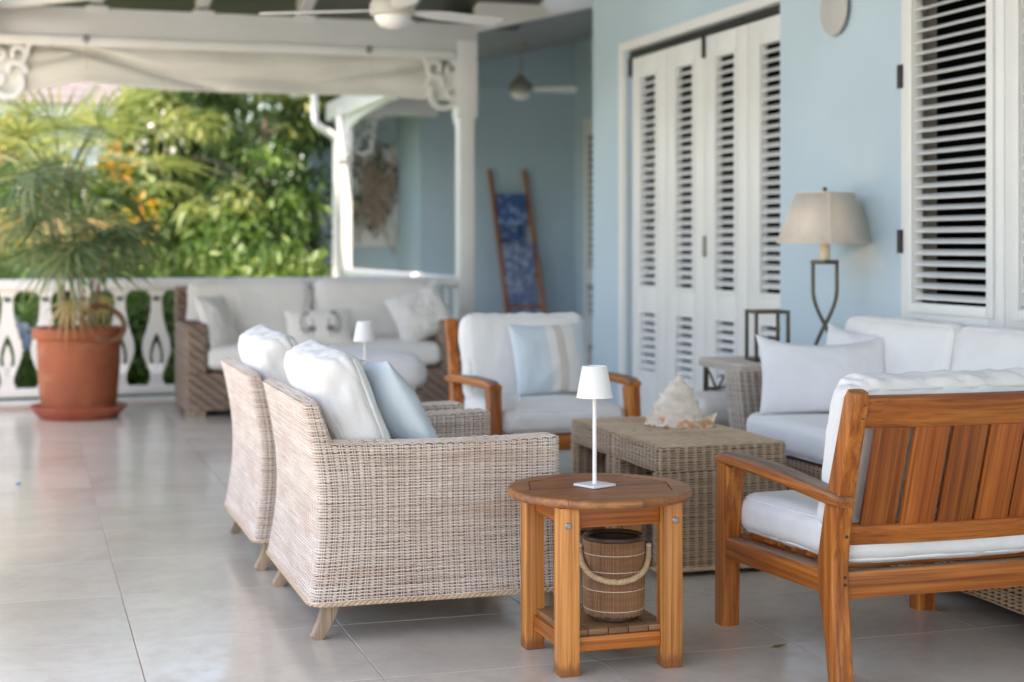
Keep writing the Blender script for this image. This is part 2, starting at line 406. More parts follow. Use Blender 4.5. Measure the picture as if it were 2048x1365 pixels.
lf_dark = m_leaf('deep_green_leaf', [(0.028, 0.065, 0.022), (0.055, 0.115, 0.034), (0.11, 0.175, 0.055)])
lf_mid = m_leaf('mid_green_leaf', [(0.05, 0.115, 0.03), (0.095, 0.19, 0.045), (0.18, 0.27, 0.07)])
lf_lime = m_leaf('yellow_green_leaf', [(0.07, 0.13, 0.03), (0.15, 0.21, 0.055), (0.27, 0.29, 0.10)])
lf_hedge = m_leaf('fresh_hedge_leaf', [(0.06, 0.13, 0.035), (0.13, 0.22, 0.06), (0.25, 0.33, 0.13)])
lf_palm = m_leaf('fan_palm_leaf', [(0.09, 0.13, 0.05), (0.18, 0.22, 0.09), (0.32, 0.33, 0.17)])
lf_pot = m_leaf('lady_palm_leaf', [(0.08, 0.14, 0.065), (0.15, 0.22, 0.105), (0.27, 0.31, 0.17)])
lf_dry = m_leaf('dry_palm_leaf', [(0.30, 0.22, 0.10), (0.42, 0.31, 0.15), (0.50, 0.33, 0.13)])
lf_orange = m_leaf('orange_croton_leaf', [(0.45, 0.20, 0.03), (0.55, 0.30, 0.04), (0.35, 0.30, 0.05)])
fl_blue = m_leaf('pale_blue_petal', [(0.40, 0.46, 0.75), (0.50, 0.56, 0.80), (0.60, 0.64, 0.82)])
fleck_white = m_leaf('white_fleck', [(0.75, 0.72, 0.74), (0.78, 0.77, 0.78), (0.8, 0.76, 0.78)])  # white flecks scattered through the foliage
stem_m = m_paint('tan_cane', (0.28, 0.20, 0.13), 0.7, 0.3, 20)
bark = m_paint('grey_bark', (0.16, 0.12, 0.09), 0.9, 0.3, 12, 0.6)
fibre = m_paint('palm_fibre', (0.20, 0.11, 0.07), 0.95, 0.3, 30, 0.8)
shingle = m_paint('mauve_roof_shingle', (0.125, 0.11, 0.118), 0.85, 0.15, 5, 0.3)
pale_wall = m_paint('pale_grey_wall', (0.45, 0.46, 0.48), 0.7)
glass_d = m_paint('dark_window_glass', (0.04, 0.05, 0.055), 0.1)
lawn = m_paint('lawn', (0.05, 0.10, 0.025), 0.95, 0.35, 6, 0.8)
paving = m_paint('pale_bounce_paving', (0.55, 0.54, 0.50), 0.7, 0.1, 3, 0.2)
# ------------------------------------------------------------------ ground, terrace floor
g = struct(put('ground', box_me('ground', 900, 900, 0.1, lawn), None, (0, 100, -0.36)))
dk = struct(bx('bounce_deck', -16, -3.05, -14, 11.9, -0.29, -0.06, paving))  # unseen pale paving added to bounce light up under the roof
fl = struct(bx('floor', -3.0, 6.9, -4.0, 12.30, -0.30, -0.004, grout))
T = 0.632
tile_me = box_me('tile', T - 0.0035, T - 0.0035, 0.02, floor_m, 0.0007, 1)
zc = (-0.30 - 0.004) / 2
for i in range(-6, 7):
    for j in range(-9, 12):
        x = 0.317 + T * (i + 0.5); y = 4.873 + T * (j + 0.5)
        if x - T/2 < -3.0 or y + T/2 > 12.28 or y < -0.3 or (x > 3.75 and y < 7.6) or x > 4.3: continue
        put('tile', tile_me, fl, (x - 1.95, y - 4.15, -0.0098 - zc + rnd.uniform(-0.0006, 0.0002)), (0, 0, R(90 * rnd.randrange(4))))
rf_ = struct(bx('veranda_floor', 3.3, 6.9, 12.305, 19.5, -0.30, -0.002, floor_m))

# ------------------------------------------------------------------ house walls
H = thing('house', 'pale blue rendered house with white louvred openings along the terrace', 'house', (3.9, 7.0, 0))
def hw(x0, x1, y0, y1, z0, z1, m=blue, name='wall'):
    me = box_me(name, x1-x0, y1-y0, z1-z0, m)
    return put(name, me, H, ((x0+x1)/2 - 3.9, (y0+y1)/2 - 7.0, (z0+z1)/2))
hw(4.00, 4.20, 10.17, 10.84, -0.1, 4.9)              # pier beside the folding doors
hw(4.00, 4.20, 7.452, 10.17, 2.56, 4.9)              # over the doors
hw(3.80, 3.885, 6.21, 7.45, -0.1, 4.9)                # lamp wall
hw(3.80, 3.885, 4.78, 6.21, 2.52, 4.9)                # over the window
hw(3.80, 3.885, 4.78, 6.21, -0.1, 0.86)               # under the window
hw(3.80, 3.885, -4.0, 4.78, -0.1, 4.9)
hw(3.886, 4.2, 7.25, 7.449, -0.1, 4.9)
hw(4.20, 6.60, 10.64, 10.84, -0.1, 4.9)              # return wall into the recess
hw(6.42, 6.62, 10.84, 18.3, -0.1, 4.9)               # recess facade
hw(4.48, 6.42, 18.05, 18.3, -0.1, 4.4)               # ladder wall
hw(3.40, 4.48, 19.3, 19.5, -0.1, 4.4)                # set back wall behind the wreath
hw(4.48, 4.7, 18.302, 19.5, -0.1, 4.4)
# rooms behind the openings, their shade put into near-black walls
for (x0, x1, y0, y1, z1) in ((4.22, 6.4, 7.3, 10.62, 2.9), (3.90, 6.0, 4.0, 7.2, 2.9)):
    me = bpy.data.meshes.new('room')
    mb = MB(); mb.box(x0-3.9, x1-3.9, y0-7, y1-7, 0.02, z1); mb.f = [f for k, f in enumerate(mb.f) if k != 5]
    put('room', mb.mesh('room', room_shade), H)
hw(3.99, 4.21, 7.46, 10.16, -0.02, 0.02, white, 'threshold')
# window casing in the lamp wall
for (y0, y1, z0, z1) in ((6.12, 6.208, 0.863, 2.517), (4.782, 4.86, 0.863, 2.517)):
    hw(3.845, 3.898, y0, y1, z0, z1, jamb, 'window_jamb')
hw(3.845, 3.898, 4.862, 6.118, 0.863, 0.90, white, 'window_sill')
hw(3.845, 3.898, 4.862, 6.118, 2.48, 2.517, white, 'window_head')
# door casing
hw(3.975, 4.10, 10.171, 10.25, 0, 2.605, white, 'door_casing')
hw(3.975, 4.10, 7.452, 10.169, 2.545, 2.605, white, 'door_casing')
hw(4.03, 4.12, 7.452, 10.169, 2.50, 2.543, black_iron, 'door_track')

def slat_me(L, w, t, m):
    """louvre blade along Y with an elliptical section of width w"""
    mb = MB(); n = 10
    sec = [(0.5*w*math.cos(2*math.pi*k/n), 0.5*t*math.sin(2*math.pi*k/n)) for k in range(n)]
    mb.sweep([(0, -L/2, 0), (0, L/2, 0)], sec); return mb.mesh('slat', m, angle=60)

# ------------------------------------------------------------------ folding louvred doors
fd = thing('folding_door', 'four leaf white louvred folding door set into the blue wall', 'door', (4.0, 8.93, 0))
slat_d = slat_me(0.262, 0.052, 0.011, white)
def frame_bars(parent, w, zs, stile, depth, lw, m, name, bev=0.004):
    """one leaf: stiles, rails, and beads; zs: list of (z0,z1) rails; opening width lw"""
    mb = MB(); s = (w - lw) / 2
    z0, z1 = zs[0][0], zs[-1][1]
    mb.box(-depth/2, depth/2, -w/2, -lw/2, z0, z1); mb.box(-depth/2, depth/2, lw/2, w/2, z0, z1)
    for a, b in zs: mb.box(-depth/2, depth/2, -lw/2, lw/2, a, b)
    return mb.mesh(name, m, bev)
for k in range(4):
    yc = 9.85 - 0.612 * k
    lf = put('leaf', frame_bars(None, 0.606, [(0.02, 0.35), (0.735, 0.925), (2.345, 2.492)], 0, 0.04, 0.26, white, 'leaf'), fd, (0.055, yc - 8.93, 0))
    # raised bead round each opening
    mb = MB()
    for (a, b) in ((0.35, 0.735), (0.925, 2.345)):
        mb.box(-0.028, -0.0205, -0.165, -0.132, a - 0.03, b + 0.03); mb.box(-0.028, -0.0205, 0.132, 0.165, a - 0.03, b + 0.03)
        mb.box(-0.028, -0.0205, -0.131, 0.131, a - 0.03, a - 0.002); mb.box(-0.028, -0.0205, -0.131, 0.131, b + 0.002, b + 0.03)
    put('bead', mb.mesh('bead', white, 0.002), lf)
    z = 0.378
    while z < 2.34:
        if not (0.715 < z < 0.95): put('slat', slat_d, lf, (0, 0, z), (0, R(-37 + rnd.uniform(-3, 3)), 0))
        z += 0.0535
for y, z0, z1 in ((10.155, 2.37, 2.50), (8.925, 2.36, 2.50)):
    put('pivot_bracket', box_me('pivot_bracket', 0.016, 0.035, z1 - z0, black_iron, 0.003), fd, (0.026, y - 8.93, (z0+z1)/2))
put('handle', box_me('handle', 0.02, 0.02, 0.13, steel, 0.004), fd, (0.024, 8.91 - 8.93, 1.19))

# ------------------------------------------------------------------ louvred window shutters
slat_w = slat_me(0.558, 0.056, 0.013, white)
def shutter(yc, label):
    t = thing('window_shutter', label, 'shutter', (3.77, yc, 0.80))
    fr = frame_bars(None, 0.775, [(0, 0.145), (1.60, 1.74)], 0, 0.045, 0.556, white, 'frame')
    put('frame', fr, t, (0.008, 0, 0))
    mb = MB()
    mb.box(-0.027, -0.0155, -0.325, -0.281, 0.10, 1.645); mb.box(-0.027, -0.0155, 0.281, 0.325, 0.10, 1.645)
    mb.box(-0.027, -0.0155, -0.28, 0.28, 0.10, 0.143); mb.box(-0.027, -0.0155, -0.28, 0.28, 1.602, 1.645)
    put('bead', mb.mesh('bead', white, 0.003), t)
    z = 0.172
    while z < 1.59: put('slat', slat_w, t, (0.012, 0, z), (0, R(-24 + rnd.uniform(-2.5, 2.5)), 0)); z += 0.0489
    return t
s1 = shutter(5.80, 'white louvred shutter with black hinges on the blue wall beside the lamp')
for z in (0.415, 1.155, 1.60): put('hinge', box_me('hinge', 0.02, 0.034, 0.105, black_iron, 0.003), s1, (-0.017, 0.385, z))
s2 = shutter(5.02, 'white louvred shutter leaf meeting its hinged twin at the window middle')

# ------------------------------------------------------------------ wall plate, switch
pl = put('wall_plate', MB().lathe([(0.0005, 0), (0.07, 0.002), (0.125, 0.016), (0.13, 0.022), (0.125, 0.03), (0.08, 0.034), (0.0005, 0.036)], 40, cap0=False, cap1=False).mesh('wall_plate', plate_clay), None, (3.797, 6.83, 2.35), (0, R(-90), 0))
tag(pl, 'round grey ceramic plate hung high on the blue wall above the lamp', 'plate')
sw = put('light_switch', box_me('light_switch', 0.085, 0.012, 0.12, white, 0.004), None, (4.98, 18.043, 0.96))
tag(sw, 'small white switch plate on the blue wall beside the leaning ladder', 'switch')
# louvred door at the end of the recess, seen edge on
rd = thing('louvred_door', 'white louvred door seen edge on beyond the corner of the blue wing', 'door', (6.39, 17.28, 0))
put('leaf', frame_bars(None, 0.6, [(0.02, 0.35), (0.735, 0.925), (2.5, 2.7)], 0, 0.05, 0.36, white, 'leaf'), rd)
lfz = 0.38
sl_r = slat_me(0.36, 0.06, 0.012, white)
while lfz < 2.48:
    if not (0.71 < lfz < 0.95): put('slat', sl_r, rd.children[0], (0, 0, lfz), (0, R(-50), 0))
    lfz += 0.085
bx('door_backing', 6.405 - 6.39, 6.418 - 6.39, -0.19, 0.19, 0.3, 2.55, room_shade, rd)  # dark sheet behind the slats, standing in for shade between them

# ------------------------------------------------------------------ veranda roof: posts, beams, rafters, boards
V = thing('veranda_roof', 'white timber veranda roof with posts, rafters and scrolled corner brackets', 'roof', (1.55, 12.27, 0))
VX, VY = 1.55, 12.27
def vb(name, x0, x1, y0, y1, z0, z1, m=beam_paint, bev=0.006):
    return put(name, box_me(name, x1-x0, y1-y0, z1-z0, m, bev), V, ((x0+x1)/2 - VX, (y0+y1)/2 - VY, (z0+z1)/2))
def post(x, y, zb=-0.05, zt=2.72):
    p = vb('post', x-0.066, x+0.066, y-0.066, y+0.066, zb, zt, white_ext, 0.012)
    c = put('post_cap', box_me('post_cap', 0.172, 0.172, 0.62, white_ext, 0.012), p, (0, 0, zt - (zb+zt)/2 - 0.18))
    return p
post(3.42, 12.27); post(-0.32, 12.27); post(3.42, 17.26, -0.3, 2.62)
post(-0.32, 5.6); post(-0.32, -0.6)
vb('beam', -0.40, 3.505, 12.19, 12.35, 2.735, 2.985)                   # back beam
vb('batten', -0.20, 3.30, 12.165, 12.188, 2.69, 2.76, white_ext, 0.004)   # batten that carries the blind
vb('beam', -0.40, -0.24, -0.8, 12.188, 2.735, 2.985)                   # left beam
vb('beam', 3.34, 3.50, 12.352, 18.0, 2.63, 2.84, white_ext)            # side beam over the far balustrade
# rising beam towards the house, carried by the corner post
def rise_beam(y0, y1, x0, x1, z0, sl, h, m, name='beam', bev=0.005):
    mb = MB(); dz = sl * (x1 - x0)
    mb.add([(x0,y0,z0),(x1,y0,z0+dz),(x1,y1,z0+dz),(x0,y1,z0),(x0,y0,z0+h),(x1,y0,z0+dz+h),(x1,y1,z0+dz+h),(x0,y1,z0+h)],
           [(0,3,2,1),(4,5,6,7),(0,1,5,4),(1,2,6,5),(2,3,7,6),(3,0,4,7)])
    mb.v = [(a - VX, b - VY, c) for a, b, c in mb.v]
    return put(name, mb.mesh(name, m, bev), V)
rise_beam(12.19, 12.35, 3.507, 6.6, 2.93, 0.245, 0.62, beam_paint)
# recess ceiling boards: run along Y, climbing towards the house
xx = 3.36
while xx < 6.4:
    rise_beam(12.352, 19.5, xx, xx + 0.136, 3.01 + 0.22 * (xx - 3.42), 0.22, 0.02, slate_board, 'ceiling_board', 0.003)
    xx += 0.14
# terrace rafters and roof boards, climbing towards the camera side and falling again beyond the ridge
def slope_beam(x0, x1, y0, z0, y1, z1, h, m, name, bev=0.005):
    mb = MB()
    mb.add([(x0,y0,z0),(x1,y0,z0),(x1,y1,z1),(x0,y1,z1),(x0,y0,z0+h),(x1,y0,z0+h),(x1,y1,z1+h),(x0,y1,z1+h)],
           [(0,3,2,1),(4,5,6,7),(0,1,5,4),(1,2,6,5),(2,3,7,6),(3,0,4,7)])
    mb.v = [(a - VX, b - VY, c) for a, b, c in mb.v]
    return put(name, mb.mesh(name, m, bev), V)
RY, RZ = 5.0, 4.62
for k in range(-4, 5):
    x = 0.52 + 0.79 * k
    if x < -0.9 or x > 3.6: continue
    slope_beam(x - 0.048, x + 0.048, 12.34, 2.99, RY, 2.99 + (12.34 - RY) * 0.22, 0.14, beam_paint, 'rafter')
    vb('rafter_block', x - 0.085, x + 0.085, 12.17, 12.188, 2.955, 3.0, beam_paint, 0.003)
zr = 3.135 + (12.8 - RY) * 0.22
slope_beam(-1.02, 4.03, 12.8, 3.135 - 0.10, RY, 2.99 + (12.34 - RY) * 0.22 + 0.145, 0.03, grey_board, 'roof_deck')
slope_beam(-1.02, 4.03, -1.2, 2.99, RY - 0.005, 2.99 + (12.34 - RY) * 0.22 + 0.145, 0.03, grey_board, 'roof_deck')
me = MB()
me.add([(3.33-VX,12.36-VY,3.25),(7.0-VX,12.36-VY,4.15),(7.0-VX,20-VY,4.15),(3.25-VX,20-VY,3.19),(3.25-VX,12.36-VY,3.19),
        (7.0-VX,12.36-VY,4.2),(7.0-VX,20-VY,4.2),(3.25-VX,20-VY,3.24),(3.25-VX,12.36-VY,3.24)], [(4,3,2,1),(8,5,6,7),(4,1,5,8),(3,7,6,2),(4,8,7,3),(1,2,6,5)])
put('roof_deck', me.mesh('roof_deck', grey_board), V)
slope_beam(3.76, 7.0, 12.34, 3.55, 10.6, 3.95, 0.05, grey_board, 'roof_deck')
# diagonal tie over the left corner
mb = MB(); mb.sweep([(-0.36-VX, 12.30-VY, 2.985), (2.6-VX, 9.1-VY, 2.985)], [(-0.06,-0.045),(0.06,-0.045),(0.06,0.045),(-0.06,0.045)])
put('tie_beam', mb.mesh('tie_beam', white_ext, 0.005), V)
# scrolled brackets
def spiral(cx, cz, r0, r1, a0, a1, n=26):
    return [(cx + (r0 + (r1-r0)*k/n) * math.cos(R(a0 + (a1-a0)*k/n)), 0, cz + (r0 + (r1-r0)*k/n) * math.sin(R(a0 + (a1-a0)*k/n))) for k in range(n+1)]
def bracket_me():
    mb = MB(); sec = [(-0.017,-0.017),(0.017,-0.017),(0.017,0.017),(-0.017,0.017)]
    def sw_(path, a=0.017, b=0.017): mb.sweep(path, [(-a,-b),(a,-b),(a,b),(-a,b)], up=(0,1,0))
    sw_(spiral(0.135, -0.325, 0.115, 0.10, 175, 395), 0.021)
    sw_(spiral(0.175, -0.245, 0.095, 0.03, -10, 190), 0.017)
    sw_(spiral(0.065, -0.30, 0.055, 0.02, 200, 520), 0.014)
    sw_(spiral(0.20, -0.115, 0.075, 0.028, 250, 590), 0.016)
    sw_(spiral(0.075, -0.12, 0.062, 0.022, 90, 430), 0.015)
    sw_([(0.02, 0, -0.42), (0.02, 0, 0.0)], 0.018); sw_([(0.0, 0, -0.022), (0.36, 0, -0.022)], 0.02)
    sw_([(0.30, 0, -0.02), (0.275, 0, -0.07), (0.27, 0, -0.12)], 0.015)
    return mb.mesh('bracket', white_ext, 0.003)
br_me = bracket_me()
put('bracket', br_me, V, (3.354 - VX, 12.205 - VY, 2.735), (0, 0, R(180)))
put('bracket', br_me, V, (-0.254 - VX, 12.205 - VY, 2.735))
put('bracket', br_me, V, (3.42 - VX, 17.19 - VY, 2.63), (0, 0, R(-90)))
put('bracket', br_me, V, (3.42 - VX, 12.336 - VY, 2.63), (0, 0, R(90)))
vb('beam', 3.502, 4.478, 17.2, 17.32, 2.66, 2.92, white_ext)
put('bracket', br_me, V, (3.488 - VX, 17.26 - VY, 2.655))
# arched valance of the side opening
poly = [(12.40, 2.66)]
for k in range(0, 25):
    t = k / 24; poly.append((12.40 + 4.72 * t, 2.44 + 0.17 * math.sin(math.pi * t) ** 0.6))
poly.append((17.12, 2.66))
mb = MB(); mb.prism(poly, -0.02, 0.02); mb.v = [(3.42 - VX + c, a - VY, b) for a, b, c in mb.v]
put('valance', mb.mesh('valance', white_ext, 0.003), V)

# gutter with downpipe at the far post
gt = thing('gutter', 'white roof gutter with an elbowed downpipe running down the far post', 'gutter', (3.2, 17.1, 0))
mb = MB(); mb.sweep([(-0.17, -4.0, 2.98), (-0.17, 1.6, 2.98)], [(-0.06,0.07),(-0.06,-0.05),(-0.02,-0.08),(0.05,-0.08),(0.06,0.07),(0.045,0.07),(0.04,-0.06),(-0.02,-0.06),(-0.045,-0.04),(-0.045,0.07)])
put('trough', mb.mesh('trough', white_ext), gt)
mb = MB(); pts = [(-0.17, -0.1, 2.92), (-0.17, -0.1, 2.58), (-0.15, -0.1, 2.52), (0.06, -0.02, 2.40), (0.09, 0.0, 2.34), (0.09, 0.0, -0.25)]
mb.tube(pts, 0.042, 12, up=(0, 1, 0)); put('downpipe', mb.mesh('downpipe', white_ext), gt)

# ------------------------------------------------------------------ balustrades with cut out splats
def splat_me():
    # half outline (half width, z), z from the bottom rail
    prof = [(0.044, 0.0), (0.05, 0.02), (0.036, 0.045), (0.04, 0.10), (0.062, 0.17), (0.083, 0.24), (0.088, 0.29), (0.082, 0.35), (0.062, 0.42),
            (0.044, 0.50), (0.034, 0.58), (0.031, 0.65), (0.036, 0.69), (0.05, 0.715), (0.072, 0.735)]
    slot = [(0.040, 0.17), (0.043, 0.215), (0.040, 0.265), (0.030, 0.32), (0.016, 0.37), (0.0, 0.41)]    # outer flame
    inner = [(0.019, 0.17), (0.024, 0.215), (0.022, 0.255), (0.014, 0.295), (0.006, 0.32), (0.0, 0.335)]
    bm = bmesh.new(); th = 0.014; SX = 1.22
    def half(sgn):
        # body split into quads between slot outer edge and outline, below and above the slot
        def at(pr, z):
            for (a, za), (b, zb) in zip(pr, pr[1:]):
                if za <= z <= zb: return a + (b - a) * (z - za) / (zb - za)
            return pr[-1][0]
        zs = sorted(set([p[1] for p in prof] + [p[1] for p in slot]))
        quads = []
        for z0, z1 in zip(zs, zs[1:]):
            o0, o1 = at(prof, z0), at(prof, z1); zm = (z0 + z1) / 2
            i0, i1 = (0, 0) if not (0.17 < zm < 0.41) else (at(slot, z0), at(slot, z1))
            quads.append([(sgn*i0*SX, z0), (sgn*o0*SX, z0), (sgn*o1*SX, z1), (sgn*i1*SX, z1)])
        zi = [p[1] for p in inner]
        for z0, z1 in zip(zi, zi[1:]):
            quads.append([(0, z0), (sgn*SX*at(inner, z0), z0), (sgn*SX*at(inner, z1), z1), (0, z1)])
        return quads
    mb = MB()
    for sgn in (1, -1):
        for q in half(sgn):
            a = [(x, -th, z) for x, z in q]; b = [(x, th, z) for x, z in q]
            mb.add(a + b, [(0,1,2,3), (7,6,5,4), (0,4,5,1), (1,5,6,2), (2,6,7,3), (3,7,4,0)])
    me = bpy.data.meshes.new('splat'); me.from_pydata(mb.v, [], mb.f)
    bm.from_mesh(me); bmesh.ops.remove_doubles(bm, verts=bm.verts, dist=0.0006)
    # drop the internal faces shared by neighbouring blocks
    seen = {}
    for f in bm.faces:
        k = tuple(sorted(v.index for v in f.verts)); seen.setdefault(k, []).append(f)
    dele = [f for fs in seen.values() if len(fs) > 1 for f in fs]
    bmesh.ops.delete(bm, geom=dele, context='FACES')
    bmesh.ops.recalc_face_normals(bm, faces=bm.faces)
    bm.to_mesh(me); bm.free(); me.shade_smooth(); me.set_sharp_from_angle(angle=R(35)); me.materials.append(white_ext)
    return me
sp_me = splat_me()
B = thing('balustrade', 'white balustrade of flame pierced splats behind the potted palm and sofa', 'balustrade', (1.55, 12.27, 0))
def rail(path, w, h, name, par, m=white_ext, r=None):
    mb = MB(); mb.sweep(path, rr(w, h, r or min(w, h) * 0.42, 4)); return put(name, mb.mesh(name, m), par)
rail([(-1.80, 0, 0.897), (1.80, 0, 0.897)], 0.11, 0.092, 'handrail', B)
rail([(-1.80, 0, 0.092), (1.80, 0, 0.092)], 0.07, 0.062, 'bottom_rail', B, r=0.008)
bx('kerb', -4.5, 1.80, -0.02, 0.13, -0.05, 0.03, concrete, B, 0.006)
for k in range(13): put('baluster', sp_me, B, (-1.673 + 0.272 * k, 0, 0.12))
for k in range(9): put('baluster', sp_me, B, (-4.3 + 0.281 * k, 0, 0.12))
rail([(-4.36, 0, 0.897), (-1.94, 0, 0.897)], 0.11, 0.092, 'handrail', B)
rail([(-4.36, 0, 0.092), (-1.94, 0, 0.092)], 0.07, 0.062, 'bottom_rail', B, r=0.008)
B2 = thing('balustrade', 'white balustrade running away between the corner post and the far post', 'balustrade', (3.42, 14.8, 0))
rail([(0, -2.46, 0.897), (0, 2.38, 0.897)], 0.11, 0.092, 'handrail', B2)
rail([(0, -2.46, 0.092), (0, 2.38, 0.092)], 0.07, 0.062, 'bottom_rail', B2, r=0.008)
for k in range(17): put('baluster', sp_me, B2, (0, -2.27 + 0.281 * k, 0.12), (0, 0, R(90)))

# ------------------------------------------------------------------ canvas blind, rolled part way
def blind():
    nx, nz = 150, 26; x0, x1 = -0.24, 3.34; Vv = np.zeros((nz + 1, nx + 1, 3))
    for j in range(nz + 1):
        for i in range(nx + 1):
            u = i / nx; w = j / nz; x = x0 + (x1 - x0) * u
            bot = float(np.interp(x, [-.25, 0, .42, .7, 1.03, 2.06, 2.7, 3.34], [2.29, 2.34, 2.428, 2.405, 2.384, 2.381, 2.385, 2.36]))
            z = 2.725 + (bot - 2.725) * w
            # slack folds falling from the hooks
            f1 = 0.085 * math.exp(-((w - (0.10 + 0.9 * max(0, x - 0.30) / 1.2)) / 0.10) ** 2) * (1 if x > 0.2 else 0.4) * math.exp(-max(0, x - 0.4) / 1.4)
            f2 = 0.06 * math.exp(-((w - (0.25 + 0.5 * abs(x - 0.45))) / 0.09) ** 2) * math.exp(-abs(x - 0.3) / 0.35)
            f3 = 0.065 * math.exp(-((w - (0.62 - 0.5 * max(0, x - 2.2))) / 0.16) ** 2) * (1 / (1 + math.exp(-(x - 1.0) * 5)))
            belly = 0.06 * math.sin(math.pi * w) + 0.035 * (w > 0.8) * (w - 0.8) * 5
            n = noise.noise(Vector((x * 2.2, w * 1.6, 3.0))) * 0.03
            y = 12.29 - belly + f1 + f2 + f3 + n - 0.015
            Vv[j, i] = (x, y, z)
    F = []
    for j in range(nz):
        for i in range(nx):
            a = j * (nx + 1) + i; F.append((a, a + 1, a + nx + 2, a + nx + 1))
    return npmesh('cloth', Vv.reshape(-1, 3), F, canvas_m)
Bl = thing('canvas_blind', 'cream canvas roll blind sagging under the white beam', 'blind', (0, 0, 0))
o = put('cloth', blind(), Bl); sm = o.modifiers.new('thick', 'SOLIDIFY'); sm.thickness = 0.004
for x in (0.44, 2.60):
    mb = MB(); mb.tube([(x + 0.016*math.cos(2*math.pi*k/14), 12.15, 2.745 + 0.022*math.sin(2*math.pi*k/14)) for k in range(14)], 0.006, 6, closed=True, up=(0,1,0))
    put('hook', mb.mesh('hook', black_iron), Bl)
    mb = MB(); mb.tube([(x, 12.09, 2.72), (x, 12.06, 2.6), (x, 12.055, 2.50)], 0.003, 6); put('cord', mb.mesh('cord', thread_m), Bl)

# ------------------------------------------------------------------ ceiling fans
def fan(label, x, y, zc, ztop, blades, rad, body, blade_m, group=None):
    t = thing('ceiling_fan', label, 'fan', (x, y, zc), 0, group)
    h = ztop - zc
    put('mount', MB().lathe([(0.002, h), (0.075, h), (0.07, h - 0.05), (0.03, h - 0.07), (0.002, h - 0.07)], 24, cap0=False, cap1=False).mesh('mount', body), t)
    put('rod', MB().lathe([(0.014, 0.10), (0.014, h - 0.06)], 12).mesh('rod', body), t)
    put('motor', MB().lathe([(0.02, 0.15), (0.04, 0.13), (0.07, 0.09), (0.115, 0.05), (0.13, 0.02), (0.13, -0.035), (0.115, -0.045), (0.01, -0.045)], 32).mesh('motor', body), t)
    put('light_bowl', MB().lathe([(0.105, -0.046), (0.10, -0.07), (0.075, -0.10), (0.035, -0.115), (0.002, -0.118)], 32, cap1=False).mesh('light_bowl', lamp_white), t)
    for a in blades:
        bl = MB(); secs = []; path = []
        for k in range(9):
            u = k / 8; r = 0.12 + (rad - 0.12) * u; w = 0.05 + 0.085 * min(1, u * 3) - 0.03 * max(0, u - 0.85) / 0.15
            path.append((r, 0, -0.01)); c, s = math.cos(R(11)), math.sin(R(11))
            secs.append([(q * w/2 * c - z * s, q * w/2 * s + z * c) for q, z in ((-1, -.004), (1, -.004), (1, .004), (-1, .004))])
        bl.sweep(path, secs); put('blade', bl.mesh('blade', blade_m, 0.002), t, (0, 0, 0), (0, 0, R(a)))
    return t
fan('large white ceiling fan hanging under the terrace rafters', 2.02, 8.8, 2.56, 3.86, (22, 154, 266), 0.78, fan_body, white)
fan('cream ceiling fan with frosted bowl in the recess before the ladder wall', 5.05, 15.9, 2.86, 3.36, (-35, -2, 152), 0.62, fan_metal, white)
# ------------------------------------------------------------------ weave generator
def strands(P, Nn, rn, rt, name, mat, closed=True, m=4):
    """P: (rows, samples, 3) centre lines, Nn the same shape: outward normals"""
    P = np.asarray(P, float); Nn = np.asarray(Nn, float); rws, s, _ = P.shape
    if closed: Tn = np.roll(P, -1, 1) - np.roll(P, 1, 1)
    else: Tn = np.gradient(P, axis=1)
    Tn /= np.linalg.norm(Tn, axis=2, keepdims=True) + 1e-9
    U = np.cross(Tn, Nn); U /= np.linalg.norm(U, axis=2, keepdims=True) + 1e-9
    N2 = np.cross(U, Tn)
    a = np.arange(m) * 2 * np.pi / m
    Vv = P[:, :, None, :] + N2[:, :, None, :] * (rn * np.cos(a))[None, None, :, None] + U[:, :, None, :] * (rt * np.sin(a))[None, None, :, None]
    idx = np.arange(rws * s * m).reshape(rws, s, m)
    nxt = np.roll(idx, -1, 1)
    if not closed: idx, nxt = idx[:, :-1], nxt[:, :-1]
    i2, n2 = np.roll(idx, -1, 2), np.roll(nxt, -1, 2)
    F = np.stack([idx, i2, n2, nxt], -1).reshape(-1, 4)
    return npmesh(name, Vv.reshape(-1, 3), F, mat)
def loop2d(poly, step):
    """poly: list of (x,y,radius) ccw -> resampled closed loop with normals and length"""
    pts = []
    n = len(poly)
    for i in range(n):
        p0 = Vector(poly[i - 1][:2]); p = Vector(poly[i][:2]); p1 = Vector(poly[(i + 1) % n][:2]); r = poly[i][2]
        d0 = (p0 - p).normalized(); d1 = (p1 - p).normalized()
        ang = d0.angle(d1); k = r / math.tan(ang / 2)
        a = p + d0 * k; b = p + d1 * k
        for t in np.linspace(0, 1, 6):
            q = a * (1 - t) ** 2 + p * 2 * t * (1 - t) + b * t * t; pts.append((q.x, q.y))
    pts = np.array(pts); d = np.roll(pts, -1, 0) - pts; L = np.hypot(d[:, 0], d[:, 1]); cum = np.concatenate([[0], np.cumsum(L)])
    tot = cum[-1]; ns = max(2, int(round(tot / step / 2)) * 2)
    return pts, cum, tot, ns
def resample(pts, cum, tot, k):
    s = np.arange(k) * tot / k
    px = np.interp(s, cum, np.append(pts[:, 0], pts[0, 0])); py = np.interp(s, cum, np.append(pts[:, 1], pts[0, 1]))
    P = np.stack([px, py], 1); t = np.roll(P, -1, 0) - np.roll(P, 1, 0); t /= np.linalg.norm(t, axis=1, keepdims=True)
    Nn = np.stack([t[:, 1], -t[:, 0]], 1)
    return P, Nn
